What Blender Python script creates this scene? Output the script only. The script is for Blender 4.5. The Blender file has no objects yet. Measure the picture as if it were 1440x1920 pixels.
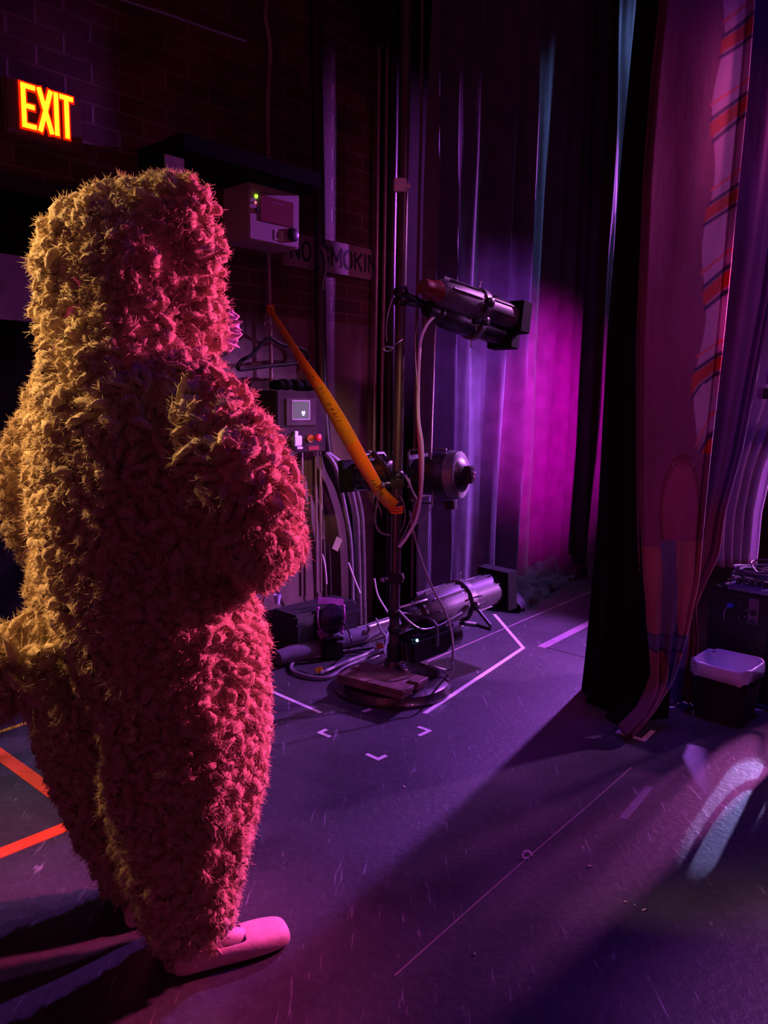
import bpy, bmesh, math, random
import numpy as np
from mathutils import Vector, Matrix, noise
random.seed(7)
PI = math.pi
S = bpy.context.scene
COL = S.collection

# ------------------------------------------------------------------ camera
F = 1445.0
H = 1.30
RC = Matrix.Rotation(math.radians(90 - 8.2), 3, 'X') @ Matrix.Rotation(math.radians(1.0), 3, 'Z')
CP = Vector((0, 0, H))
cd = bpy.data.cameras.new('camera')
cam = bpy.data.objects.new('camera', cd)
COL.objects.link(cam)
cam.matrix_world = Matrix.Translation(CP) @ RC.to_4x4()
cd.sensor_fit = 'VERTICAL'
cd.sensor_height = 36
cd.sensor_width = 27
cd.lens = F / 1920 * 36
cd.clip_start = 0.05
cd.clip_end = 100
S.camera = cam

def ray(px, py):
    return RC @ Vector(((px - 720) / F, (960 - py) / F, -1))
def fl(px, py, z=0.0):
    d = ray(px, py)
    return CP + d * ((z - H) / d.z)
def at(px, py, Y):
    d = ray(px, py)
    return CP + d * (Y / d.y)
def mpp(px, py, Y):                      # metres per pixel at that depth
    return (Y / ray(px, py).y) / F
# the side wall: runs away to the right
ANG = math.radians(47.0)
U = Vector((math.cos(ANG), math.sin(ANG), 0))
N = Vector((math.sin(ANG), -math.cos(ANG), 0))
WP = Vector((0, 4.60, 0))
def wall(px, py, off=0.0):
    d = ray(px, py)
    p = WP + N * off
    return CP + d * ((p - CP).dot(N) / d.dot(N))
def wsz(px, py, off=0.0):
    p = wall(px, py, off)
    return (p - WP).dot(U), p.z
def wp(s, z, off=0.0):
    return WP + U * s + N * off + Vector((0, 0, z))

# ------------------------------------------------------------------ materials
def mat(name, col, rough=0.6, metal=0.0, var=0.25, scale=14.0, bump=0.15, sheen=0.0, emit=None, estr=0.0, trans=0.0, coat=0.0, spec=0.5, alpha=1.0):
    m = bpy.data.materials.new(name)
    m.use_nodes = True
    nt = m.node_tree
    b = nt.nodes['Principled BSDF']
    tc = nt.nodes.new('ShaderNodeTexCoord')
    nz = nt.nodes.new('ShaderNodeTexNoise')
    nz.inputs['Scale'].default_value = scale
    nz.inputs['Detail'].default_value = 6
    nt.links.new(tc.outputs['Object'], nz.inputs['Vector'])
    mr = nt.nodes.new('ShaderNodeMapRange')
    mr.inputs['From Min'].default_value = 0.3
    mr.inputs['From Max'].default_value = 0.7
    mr.inputs['To Min'].default_value = 1 - var
    mr.inputs['To Max'].default_value = 1 + var
    nt.links.new(nz.outputs['Fac'], mr.inputs['Value'])
    mx = nt.nodes.new('ShaderNodeVectorMath')
    mx.operation = 'SCALE'
    mx.inputs[0].default_value = col[:3]
    nt.links.new(mr.outputs['Result'], mx.inputs['Scale'])
    nt.links.new(mx.outputs['Vector'], b.inputs['Base Color'])
    b.inputs['Roughness'].default_value = rough
    b.inputs['Metallic'].default_value = metal
    b.inputs['Specular IOR Level'].default_value = spec
    b.inputs['Alpha'].default_value = alpha
    if bump:
        bp = nt.nodes.new('ShaderNodeBump')
        bp.inputs['Strength'].default_value = bump
        bp.inputs['Distance'].default_value = 0.01
        nt.links.new(nz.outputs['Fac'], bp.inputs['Height'])
        nt.links.new(bp.outputs['Normal'], b.inputs['Normal'])
    if sheen:
        b.inputs['Sheen Weight'].default_value = sheen
        b.inputs['Sheen Roughness'].default_value = 0.45
    if coat:
        b.inputs['Coat Weight'].default_value = coat
    if trans:
        b.inputs['Transmission Weight'].default_value = trans
    if emit:
        b.inputs['Emission Color'].default_value = (*emit, 1)
        b.inputs['Emission Strength'].default_value = estr
    return m

M = {}
M['black_metal'] = mat('black_painted_metal', (0.02, 0.02, 0.024), 0.38, 0.3, 0.3, 30, 0.05)
M['grey_metal'] = mat('worn_grey_metal', (0.16, 0.16, 0.17), 0.42, 0.6, 0.3, 25, 0.1)
M['light_metal'] = mat('satin_light_metal', (0.45, 0.45, 0.47), 0.35, 0.8, 0.2, 25, 0.05)
M['pipe'] = mat('galvanised_pipe', (0.32, 0.26, 0.28), 0.33, 0.7, 0.2, 20, 0.05)
M['conduit'] = mat('painted_conduit', (0.32, 0.22, 0.24), 0.4, 0.3, 0.2, 20, 0.05)
M['rubber'] = mat('black_cable_rubber', (0.02, 0.02, 0.022), 0.4, 0, 0.2, 30, 0.02)
M['grey_cable'] = mat('grey_cable_rubber', (0.22, 0.2, 0.23), 0.4, 0, 0.2, 30, 0.02)
M['white_plastic'] = mat('white_plastic', (0.75, 0.72, 0.72), 0.4, 0, 0.08, 20, 0.02)
M['cream_box'] = mat('cream_enamel', (0.42, 0.32, 0.33), 0.5, 0, 0.08, 8, 0.03)
M['red_label'] = mat('red_paper', (0.22, 0.003, 0.006), 0.8, 0, 0.1, 20, 0.0)
M['dark_plastic'] = mat('dark_plastic', (0.012, 0.012, 0.016), 0.35, 0, 0.2, 20, 0.02)
M['sign_board'] = mat('pale_sign_board', (0.30, 0.22, 0.24), 0.7, 0, 0.15, 9, 0.05)
M['sign_paint'] = mat('dark_sign_paint', (0.03, 0.02, 0.03), 0.7, 0, 0.15, 20, 0.0)
M['cabinet'] = mat('grey_cabinet_enamel', (0.035, 0.022, 0.028), 0.85, 0, 0.12, 10, 0.04, spec=0.08)
M['screen'] = mat('dim_lcd_glass', (0.04, 0.04, 0.05), 0.7, 0, 0.05, 3, 0, emit=(0.22, 0.17, 0.24), estr=0.5, spec=0.08)
M['icon'] = mat('lit_lcd_icon', (0.5, 0.7, 0.9), 0.3, 0, 0, 3, 0, emit=(0.5, 0.75, 1.0), estr=1.6)
M['iron'] = mat('cast_iron', (0.07, 0.06, 0.065), 0.32, 0.5, 0.35, 18, 0.25, coat=0.3)
M['weight'] = mat('rusty_counterweight_steel', (0.2, 0.12, 0.1), 0.5, 0.35, 0.5, 12, 0.3)
M['velour'] = mat('dark_velour', (0.11, 0.09, 0.13), 0.75, 0, 0.25, 9, 0.2, sheen=0.2)
M['velour_black'] = mat('black_velour', (0.008, 0.008, 0.010), 0.95, 0, 0.2, 9, 0.2, spec=0.1)
M['velour_grey'] = mat('charcoal_velour', (0.07, 0.06, 0.085), 0.72, 0, 0.3, 7, 0.3, sheen=0.15)
M['white_tape'] = mat('white_cloth_tape', (0.82, 0.76, 0.72), 0.6, 0, 0.1, 40, 0.1)
M['pink_tape'] = mat('pale_pink_tape', (0.45, 0.28, 0.36), 0.5, 0, 0.15, 30, 0.1)
M['black_tape'] = mat('black_gaffer_tape', (0.02, 0.018, 0.02), 0.55, 0, 0.15, 30, 0.1)
M['orange_tape'] = mat('orange_floor_tape', (0.95, 0.12, 0.035), 0.45, 0, 0.12, 20, 0.05)
M['yellow_tape'] = mat('yellow_floor_tape', (0.85, 0.75, 0.03), 0.5, 0, 0.1, 30, 0.05)
M['ribbon_yellow'] = mat('amber_flagging_tape', (0.85, 0.33, 0.01), 0.45, 0, 0.12, 20, 0.05, emit=None)
M['ribbon_orange'] = mat('orange_flagging_tape', (1.0, 0.22, 0.01), 0.42, 0, 0.08, 20, 0.05)
M['ink'] = mat('marker_ink', (0.03, 0.01, 0.01), 0.6, 0, 0, 10, 0)
M['slipper'] = mat('pink_canvas_slipper', (0.75, 0.5, 0.5), 0.6, 0, 0.1, 60, 0.15, sheen=0.2)
M['skin'] = mat('skin', (0.55, 0.33, 0.25), 0.5, 0, 0.06, 30, 0.03)
M['tights'] = mat('pink_tights', (0.6, 0.42, 0.45), 0.6, 0, 0.08, 60, 0.1)
M['ruffle'] = mat('lilac_tulle', (0.5, 0.42, 0.6), 0.6, 0, 0.1, 40, 0.1, sheen=0.3)
M['hair'] = mat('brown_hair', (0.06, 0.03, 0.02), 0.5, 0, 0.2, 40, 0.3)
M['eye'] = mat('eye_white', (0.8, 0.8, 0.8), 0.2, 0, 0.0, 10, 0.0)
M['lips'] = mat('lips', (0.5, 0.12, 0.12), 0.4, 0, 0.05, 30, 0.03)
M['liner'] = mat('translucent_bin_liner', (0.62, 0.64, 0.85), 0.25, 0, 0.08, 12, 0.6, trans=0.12)  # blue light on the white bag is tinted into its colour
M['bin'] = mat('black_bin_plastic', (0.012, 0.011, 0.014), 0.45, 0, 0.1, 10, 0.02)
M['knob'] = mat('knob_plastic', (0.03, 0.03, 0.035), 0.3, 0, 0.1, 20, 0)
M['panel_blue'] = mat('brushed_panel', (0.2, 0.22, 0.32), 0.35, 0.5, 0.15, 20, 0.05)
M['cabtolex'] = mat('black_tolex', (0.012, 0.011, 0.013), 0.6, 0, 0.2, 60, 0.3)
M['blue_plastic'] = mat('blue_connector', (0.05, 0.15, 0.7), 0.4, 0, 0.1, 20, 0.0)
M['red_plastic'] = mat('red_button_plastic', (0.55, 0.02, 0.03), 0.3, 0, 0.1, 20, 0.0, coat=0.4)
M['orange_plastic'] = mat('orange_collar', (0.6, 0.16, 0.03), 0.4, 0, 0.1, 20, 0.0)
M['paper'] = mat('paper_scrap', (0.8, 0.72, 0.68), 0.7, 0, 0.1, 30, 0.1)
M['led_green'] = mat('green_led', (0.2, 0.8, 0.1), 0.3, 0, 0, 10, 0, emit=(0.35, 1.0, 0.03), estr=2.2)
M['led_red'] = mat('pink_led', (0.8, 0.2, 0.2), 0.3, 0, 0, 10, 0, emit=(1.0, 0.25, 0.3), estr=0.9)
M['led_blue'] = mat('blue_led', (0.1, 0.4, 0.9), 0.3, 0, 0, 10, 0, emit=(0.3, 0.75, 1.0), estr=5)
M['led_violet'] = mat('violet_led', (0.4, 0.05, 0.4), 0.3, 0, 0, 10, 0, emit=(0.3, 0.02, 0.25), estr=0.6)
M['matte_black'] = mat('matte_black_paint', (0.010, 0.010, 0.012), 0.85, 0, 0.2, 20, 0.02, spec=0.15)
M['exit_face'] = mat('exit_lamp_letters', (0.9, 0.4, 0.1), 0.3, 0, 0, 10, 0, emit=(1.0, 0.66, 0.01), estr=1.5)
M['exit_red'] = mat('exit_red_halo', (0.5, 0.02, 0.01), 0.3, 0, 0, 10, 0, emit=(1.0, 0.02, 0.0), estr=0.75)  # glowing red outline imitates the halo around the letters
M['exit_body'] = mat('exit_sign_housing', (0.14, 0.06, 0.06), 0.5, 0.1, 0.15, 10, 0.05)
M['lens'] = mat('dark_lens_glass', (0.02, 0.015, 0.04), 0.08, 0, 0, 5, 0, coat=1.0)
M['copper_red'] = mat('dark_red_lamp_cap', (0.16, 0.02, 0.02), 0.4, 0.1, 0.2, 20, 0.05)

# ------------------------------------------------------------------ mesh builder
class MB:
    def __init__(s):
        s.v = []; s.f = []; s.mi = []; s.cur = 0
    def add(s, vs, fs):
        o = len(s.v)
        s.v += [tuple(p) for p in vs]
        for f in fs:
            s.f.append([i + o for i in f]); s.mi.append(s.cur)
        return s
    def box(s, c, d, rot=None, bev=0.0):
        c = Vector(c); hx, hy, hz = d[0] / 2, d[1] / 2, d[2] / 2
        if bev > 0:
            bm = bmesh.new()
            bmesh.ops.create_cube(bm, size=1)
            for v in bm.verts: v.co = Vector((v.co.x * d[0], v.co.y * d[1], v.co.z * d[2]))
            bmesh.ops.bevel(bm, geom=list(bm.edges), offset=bev, segments=2, affect='EDGES')
            bm.verts.index_update()
            vs = [(rot @ v.co if rot else v.co) + c for v in bm.verts]
            fs = [[v.index for v in f.verts] for f in bm.faces]
            bm.free()
            return s.add(vs, fs)
        vs = []
        for x in (-hx, hx):
            for y in (-hy, hy):
                for z in (-hz, hz):
                    p = Vector((x, y, z))
                    vs.append((rot @ p if rot else p) + c)
        return s.add(vs, [(0, 1, 3, 2), (4, 6, 7, 5), (0, 4, 5, 1), (2, 3, 7, 6), (0, 2, 6, 4), (1, 5, 7, 3)])
    def tube(s, pts, r, n=8, smooth=0, cap=True, flat=1.0):
        pts = [Vector(p) for p in pts]
        rs = list(r) if isinstance(r, (list, tuple)) else [r] * len(pts)
        if smooth:
            P = []; Rr = []
            for i in range(len(pts) - 1):
                p0 = pts[max(i - 1, 0)]; p1 = pts[i]; p2 = pts[i + 1]; p3 = pts[min(i + 2, len(pts) - 1)]
                for k in range(smooth):
                    t = k / smooth
                    P.append(0.5 * ((2 * p1) + (p2 - p0) * t + (2 * p0 - 5 * p1 + 4 * p2 - p3) * t * t + (3 * p1 - p0 - 3 * p2 + p3) * t ** 3))
                    Rr.append(rs[i] * (1 - t) + rs[i + 1] * t)
            P.append(pts[-1]); Rr.append(rs[-1])
            pts, rs = P, Rr
        vs = []; fs = []
        tp = None
        for i, p in enumerate(pts):
            t = (pts[min(i + 1, len(pts) - 1)] - pts[max(i - 1, 0)])
            if t.length < 1e-9: t = Vector((0, 0, 1))
            t.normalize()
            if tp is None:
                a = Vector((0, 0, 1)) if abs(t.z) < 0.9 else Vector((1, 0, 0))
                x = t.cross(a).normalized()
            else:
                x = (x - t * x.dot(t))
                x = x.normalized() if x.length > 1e-6 else t.orthogonal().normalized()
            y = t.cross(x)
            tp = t
            for k in range(n):
                a = 2 * PI * k / n
                vs.append(p + (x * math.cos(a) + y * math.sin(a) * flat) * rs[i])
        for i in range(len(pts) - 1):
            for k in range(n):
                k2 = (k + 1) % n
                fs.append((i * n + k, i * n + k2, (i + 1) * n + k2, (i + 1) * n + k))
        if cap:
            fs.append(tuple(range(n))[::-1])
            fs.append(tuple((len(pts) - 1) * n + k for k in range(n)))
        return s.add(vs, fs)
    def cyl(s, a, b, r, n=16, r2=None):
        return s.tube([a, b], [r, r if r2 is None else r2], n)
    def lathe(s, prof, c=(0, 0, 0), axis='Z', n=40, cap=True):
        c = Vector(c); vs = []; fs = []
        for (r, h) in prof:
            for k in range(n):
                a = 2 * PI * k / n
                q = (r * math.cos(a), r * math.sin(a), h)
                if axis == 'X': q = (h, q[0], q[1])
                if axis == 'Y': q = (q[0], h, q[1])
                vs.append(Vector(q) + c)
        for i in range(len(prof) - 1):
            for k in range(n):
                k2 = (k + 1) % n
                fs.append((i * n + k, i * n + k2, (i + 1) * n + k2, (i + 1) * n + k))
        if cap:
            fs.append(tuple(range(n))[::-1]); fs.append(tuple((len(prof) - 1) * n + k for k in range(n)))
        return s.add(vs, fs)
    def ball(s, c, r, n=10, sc=(1, 1, 1)):
        prof = []
        vs = []; fs = []
        c = Vector(c)
        m = n
        for i in range(m + 1):
            th = PI * i / m
            for k in range(n * 2):
                a = PI * k / n
                vs.append(c + Vector((r * sc[0] * math.sin(th) * math.cos(a), r * sc[1] * math.sin(th) * math.sin(a), r * sc[2] * math.cos(th))))
        w = n * 2
        for i in range(m):
            for k in range(w):
                k2 = (k + 1) % w
                fs.append((i * w + k, (i + 1) * w + k, (i + 1) * w + k2, i * w + k2))
        return s.add(vs, fs)
    def prism(s, poly, z0, z1, tf=None):
        n = len(poly)
        vs = [Vector((x, y, z0)) for x, y in poly] + [Vector((x, y, z1)) for x, y in poly]
        if tf: vs = [tf(v) for v in vs]
        fs = [tuple(range(n))[::-1], tuple(range(n, 2 * n))] + [(i, (i + 1) % n, n + (i + 1) % n, n + i) for i in range(n)]
        return s.add(vs, fs)
    def build(s, name, m, parent=None, smooth=True, world=False):
        me = bpy.data.meshes.new(name)
        me.from_pydata(s.v, [], s.f)
        ms = m if isinstance(m, (list, tuple)) else [m]
        for q in ms: me.materials.append(q)
        if len(ms) > 1:
            for p, i in zip(me.polygons, s.mi): p.material_index = i
        bm = bmesh.new(); bm.from_mesh(me)
        bmesh.ops.remove_doubles(bm, verts=bm.verts, dist=1e-6)
        bmesh.ops.recalc_face_normals(bm, faces=bm.faces)
        bm.to_mesh(me); bm.free()
        if smooth:
            for p in me.polygons: p.use_smooth = True
            try: me.set_sharp_from_angle(angle=math.radians(38))
            except Exception: pass
        o = bpy.data.objects.new(name, me)
        COL.objects.link(o)
        if parent is not None:
            o.parent = parent
            if world:
                o.matrix_parent_inverse = parent.matrix_world.inverted() if False else parent_matrix(parent).inverted()
        return o
def parent_matrix(p):
    return p.matrix_basis.copy() if p.parent is None else parent_matrix(p.parent) @ p.matrix_parent_inverse @ p.matrix_basis

def tag(o, label, cat, group=None, kind=None):
    if label: o['label'] = label
    if cat: o['category'] = cat
    if group: o['group'] = group
    if kind: o['kind'] = kind
    return o
def thing(name, label, cat, loc=(0, 0, 0), rotz=0.0, group=None, mtx=None):
    o = bpy.data.objects.new(name, None)
    COL.objects.link(o)
    o.empty_display_size = 0.1
    if mtx is not None: o.matrix_basis = mtx
    else:
        o.location = loc; o.rotation_euler = (0, 0, rotz)
    return tag(o, label, cat, group)
def struct(o):
    o['kind'] = 'structure'
    return o
def frame(org, xdir, up=Vector((0, 0, 1))):
    x = Vector(xdir).normalized()
    y = up.cross(x).normalized()
    z = x.cross(y)
    m = Matrix((x, y, z)).transposed().to_4x4()
    m.translation = Vector(org)
    return m
def textmesh(body, size, depth=0.002):
    c = bpy.data.curves.new('t', 'FONT')
    c.body = body; c.size = size; c.offset = 0.0012; c.extrude = depth; c.resolution_u = 3
    o = bpy.data.objects.new('t', c)
    COL.objects.link(o)
    bpy.context.view_layer.update()
    dg = bpy.context.evaluated_depsgraph_get()
    me = bpy.data.meshes.new_from_object(o.evaluated_get(dg))
    bpy.data.objects.remove(o); bpy.data.curves.remove(c)
    return me

# ================================================================== SETTING
# floor material: black scuffed dance vinyl
def floor_mat():
    m = bpy.data.materials.new('scuffed_black_vinyl'); m.use_nodes = True
    nt = m.node_tree; b = nt.nodes['Principled BSDF']
    L = nt.links.new
    tc = nt.nodes.new('ShaderNodeTexCoord')
    def nz(scale, det, dist=0.0, vec=None, rough=0.6):
        n = nt.nodes.new('ShaderNodeTexNoise'); n.inputs['Scale'].default_value = scale
        n.inputs['Detail'].default_value = det; n.inputs['Distortion'].default_value = dist; n.inputs['Roughness'].default_value = rough
        L(vec or tc.outputs['Object'], n.inputs['Vector']); return n
    def ramp(src, stops):
        r = nt.nodes.new('ShaderNodeValToRGB')
        while len(r.color_ramp.elements) < len(stops): r.color_ramp.elements.new(0.5)
        for e, (p, c) in zip(r.color_ramp.elements, stops): e.position = p; e.color = (c, c, c, 1)
        L(src, r.inputs['Fac']); return r
    def scr(rot, sx, sy, scale, lo, hi):
        mp = nt.nodes.new('ShaderNodeMapping'); mp.inputs['Rotation'].default_value = (0, 0, rot); mp.inputs['Scale'].default_value = (sx, sy, 1)
        L(tc.outputs['Object'], mp.inputs['Vector'])
        n = nz(scale, 3, 0.6, mp.outputs['Vector'])
        return ramp(n.outputs['Fac'], [(lo, 0.0), (hi, 1.0)])
    big = ramp(nz(2.2, 5, 0.3).outputs['Fac'], [(0.35, 0.0), (0.7, 1.0)])
    s1 = scr(0.8, 14, 1.6, 3.2, 0.66, 0.72)
    s2 = scr(-0.5, 18, 2.0, 3.0, 0.68, 0.73)
    s3 = scr(1.7, 16, 2.2, 4.0, 0.68, 0.74)
    fine = ramp(nz(45, 6).outputs['Fac'], [(0.45, 0.0), (0.8, 1.0)])
    def mth(op, a, bb):
        n = nt.nodes.new('ShaderNodeMath'); n.operation = op
        for i, q in enumerate((a, bb)):
            if isinstance(q, (int, float)): n.inputs[i].default_value = q
            else: L(q, n.inputs[i])
        return n.outputs[0]
    sc = mth('MAXIMUM', mth('MAXIMUM', s1.outputs['Color'], s2.outputs['Color']), s3.outputs['Color'])
    sc = mth('MULTIPLY', sc, mth('ADD', mth('MULTIPLY', big.outputs['Color'], 0.8), 0.2))
    val = mth('ADD', mth('MULTIPLY', sc, 0.26), mth('ADD', mth('MULTIPLY', big.outputs['Color'], 0.06), mth('MULTIPLY', fine.outputs['Color'], 0.025)))
    val = mth('ADD', val, 0.03)
    # small bright specks
    vo = nt.nodes.new('ShaderNodeTexVoronoi'); vo.inputs['Scale'].default_value = 7
    L(tc.outputs['Object'], vo.inputs['Vector'])
    sp = ramp(vo.outputs['Distance'], [(0.0, 1.0), (0.028, 0.0)])
    wn = nt.nodes.new('ShaderNodeSeparateColor'); L(vo.outputs['Color'], wn.inputs[0])
    keep = mth('GREATER_THAN', wn.outputs[0], 0.72)
    val = mth('ADD', val, mth('MULTIPLY', mth('MULTIPLY', sp.outputs['Color'], keep), 0.35))
    cc = nt.nodes.new('ShaderNodeCombineColor')
    L(mth('MULTIPLY', val, 0.95), cc.inputs[0]); L(mth('MULTIPLY', val, 0.92), cc.inputs[1]); L(val, cc.inputs[2])
    L(cc.outputs[0], b.inputs['Base Color'])
    rg = mth('SUBTRACT', 0.52, mth('MULTIPLY', big.outputs['Color'], 0.12))
    L(rg, b.inputs['Roughness'])
    bp = nt.nodes.new('ShaderNodeBump'); bp.inputs['Strength'].default_value = 0.25; bp.inputs['Distance'].default_value = 0.004
    L(mth('ADD', fine.outputs['Color'], sc), bp.inputs['Height']); L(bp.outputs['Normal'], b.inputs['Normal'])
    return m
mb = MB(); mb.box((2.0, 5.5, -0.05), (18, 17, 0.1))
struct(mb.build('floor', floor_mat(), smooth=False))

def wall_mat():
    m = bpy.data.materials.new('painted_brick_and_plaster'); m.use_nodes = True
    nt = m.node_tree; b = nt.nodes['Principled BSDF']; L = nt.links.new
    tc = nt.nodes.new('ShaderNodeTexCoord')
    sp = nt.nodes.new('ShaderNodeSeparateXYZ'); L(tc.outputs['Object'], sp.inputs[0])
    cb = nt.nodes.new('ShaderNodeCombineXYZ'); L(sp.outputs['X'], cb.inputs['X']); L(sp.outputs['Z'], cb.inputs['Y'])
    br = nt.nodes.new('ShaderNodeTexBrick')
    L(cb.outputs[0], br.inputs['Vector'])
    br.inputs['Color1'].default_value = (0.11, 0.034, 0.035, 1); br.inputs['Color2'].default_value = (0.06, 0.022, 0.026, 1)
    br.inputs['Mortar'].default_value = (0.15, 0.085, 0.085, 1)
    br.inputs['Scale'].default_value = 1.0; br.inputs['Mortar Size'].default_value = 0.007; br.inputs['Mortar Smooth'].default_value = 0.3
    br.inputs['Brick Width'].default_value = 0.22; br.inputs['Row Height'].default_value = 0.077
    nz = nt.nodes.new('ShaderNodeTexNoise'); nz.inputs['Scale'].default_value = 5; nz.inputs['Detail'].default_value = 8
    L(tc.outputs['Object'], nz.inputs['Vector'])
    mr = nt.nodes.new('ShaderNodeMapRange'); mr.inputs['From Min'].default_value = 0.3; mr.inputs['From Max'].default_value = 0.7; mr.inputs['To Min'].default_value = 0.55; mr.inputs['To Max'].default_value = 1.35
    L(nz.outputs['Fac'], mr.inputs['Value'])
    vm = nt.nodes.new('ShaderNodeVectorMath'); vm.operation = 'SCALE'; L(br.outputs['Color'], vm.inputs[0]); L(mr.outputs['Result'], vm.inputs['Scale'])
    lt = nt.nodes.new('ShaderNodeMath'); lt.operation = 'LESS_THAN'; L(sp.outputs['Z'], lt.inputs[0]); lt.inputs[1].default_value = 1.72
    v2 = nt.nodes.new('ShaderNodeVectorMath'); v2.operation = 'SCALE'; v2.inputs[0].default_value = (0.17, 0.095, 0.11); L(mr.outputs['Result'], v2.inputs['Scale'])
    mx = nt.nodes.new('ShaderNodeMix'); mx.data_type = 'RGBA'; L(lt.outputs[0], mx.inputs['Factor']); L(vm.outputs[0], mx.inputs['A']); L(v2.outputs[0], mx.inputs['B'])
    L(mx.outputs['Result'], b.inputs['Base Color'])
    b.inputs['Roughness'].default_value = 0.55
    bp = nt.nodes.new('ShaderNodeBump'); bp.inputs['Strength'].default_value = 0.6; bp.inputs['Distance'].default_value = 0.006
    iv = nt.nodes.new('ShaderNodeMath'); iv.operation = 'MULTIPLY'; L(br.outputs['Fac'], iv.inputs[0]); iv.inputs[1].default_value = -1.0
    m2 = nt.nodes.new('ShaderNodeMath'); m2.operation = 'MULTIPLY'; L(iv.outputs[0], m2.inputs[0])
    g2 = nt.nodes.new('ShaderNodeMath'); g2.operation = 'SUBTRACT'; g2.inputs[0].default_value = 1; L(lt.outputs[0], g2.inputs[1]); L(g2.outputs[0], m2.inputs[1])
    ad = nt.nodes.new('ShaderNodeMath'); ad.operation = 'ADD'; L(m2.outputs[0], ad.inputs[0])
    n3 = nt.nodes.new('ShaderNodeMath'); n3.operation = 'MULTIPLY'; L(nz.outputs['Fac'], n3.inputs[0]); n3.inputs[1].default_value = 0.6; L(n3.outputs[0], ad.inputs[1])
    L(ad.outputs[0], bp.inputs['Height']); L(bp.outputs['Normal'], b.inputs['Normal'])
    return m
WM = frame(WP, U)          # local x along wall, local -y towards the room
def wbox(mb, s0, s1, z0, z1, o0, o1, bev=0.0):
    mb.box(((s0 + s1) / 2, -(o0 + o1) / 2, (z0 + z1) / 2), (s1 - s0, abs(o1 - o0), z1 - z0), bev=bev)
    return mb
sA = wsz(45 + 0, 600)[0]
# wall with a doorway on the left
sd1 = wsz(330, 700)[0]; sd0 = sd1 - 2.1
mb = MB(); wbox(mb, -5.5, sd0, 0, 6.5, -0.25, 0)
wbox(mb, sd1, 9.0, 0, 6.5, -0.25, 0)
wbox(mb, sd0, sd1, 2.12, 6.5, -0.25, 0)
o = mb.build('wall_left', wall_mat(), smooth=False); o.matrix_basis = WM; struct(o)
mb = MB(); wbox(mb, sd0, sd1, 0, 2.12, -0.25, -0.12)
o = mb.build('door_1', M['velour_black'], smooth=False); o.matrix_basis = WM; struct(o)
mb = MB()
wbox(mb, sd1 - 0.06, sd1, 0, 2.12, -0.12, 0.02); wbox(mb, sd0, sd0 + 0.06, 0, 2.12, -0.12, 0.02)
wbox(mb, sd0, sd1, 2.06, 2.12, -0.12, 0.02)
o = mb.build('trim_1', M['black_metal'], smooth=False); o.matrix_basis = WM; struct(o)
mb = MB(); mb.box((2.0, 5.5, 6.55), (18, 17, 0.1))
struct(mb.build('ceiling', M['velour_black'], smooth=False))

mb = MB(); wbox(mb, wsz(733, 500, .1)[0], wsz(806, 500, .1)[0], 0, 6.5, 0.0, 0.06)  # dark strip added over the bricks to stand in for shade
o = mb.build('shade_strip', mat('dark_maroon_shade', (0.022, 0.006, 0.008), .8, 0, .3, 6, .1, spec=.15), smooth=False); o.matrix_basis = WM; struct(o)
# ------------------------------------------------------------------ things on the wall
def wthing(name, label, cat, px, py, off=0.0, group=None):
    p = wall(px, py, off)
    m = WM.copy(); m.translation = p
    return thing(name, label, cat, mtx=m, group=group), p
def rel(px, py, off, s0, z0):
    s, z = wsz(px, py, off); return s - s0, z - z0

# exit sign
t, p = wthing('exit_sign', 'glowing EXIT sign with yellow letters high on the brick wall', 'exit sign', 82, 212, 0.0)
s0, z0 = wsz(82, 212, 0.0)
OFF = 0.10
xl, _ = rel(9, 200, OFF, s0, z0); xr, _ = rel(155, 230, OFF, s0, z0)
_, zt = rel(82, 160, OFF, s0, z0); _, zb = rel(82, 268, OFF, s0, z0)
mb = MB(); mb.box(((xl + xr) / 2, -OFF / 2 + 0.002, (zt + zb) / 2), (xr - xl, OFF, zt - zb), bev=0.008); mb.build('housing', M['exit_body'], t)
l0, _ = rel(39, 205, OFF, s0, z0); l1, _ = rel(135, 215, OFF, s0, z0)
_, lt_ = rel(48, 160, OFF, s0, z0); _, lb = rel(48, 243, OFF, s0, z0)
_, lt2 = rel(128, 180, OFF, s0, z0); _, lb2 = rel(128, 258, OFF, s0, z0)
lt_ = (lt_ + lt2) / 2; lb = (lb + lb2) / 2
def letter_strokes(W, Hh, w):
    return {
        'E': [((w / 2, 0), (w / 2, Hh)), ((0, w / 2), (W, w / 2)), ((0, Hh / 2), (W * .92, Hh / 2)), ((0, Hh - w / 2), (W, Hh - w / 2))],
        'X': [((w * .45, 0), (W - w * .45, Hh)), ((w * .45, Hh), (W - w * .45, 0))],
        'I': [((W / 2, 0), (W / 2, Hh))],
        'T': [((W / 2, 0), (W / 2, Hh)), ((0, Hh - w / 2), (W, Hh - w / 2))]}
LW = (l1 - l0); HH = lt_ - lb
cells = [('E', 0.0, 0.27), ('X', 0.30, 0.31), ('I', 0.625, 0.09), ('T', 0.74, 0.27)]
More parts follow.
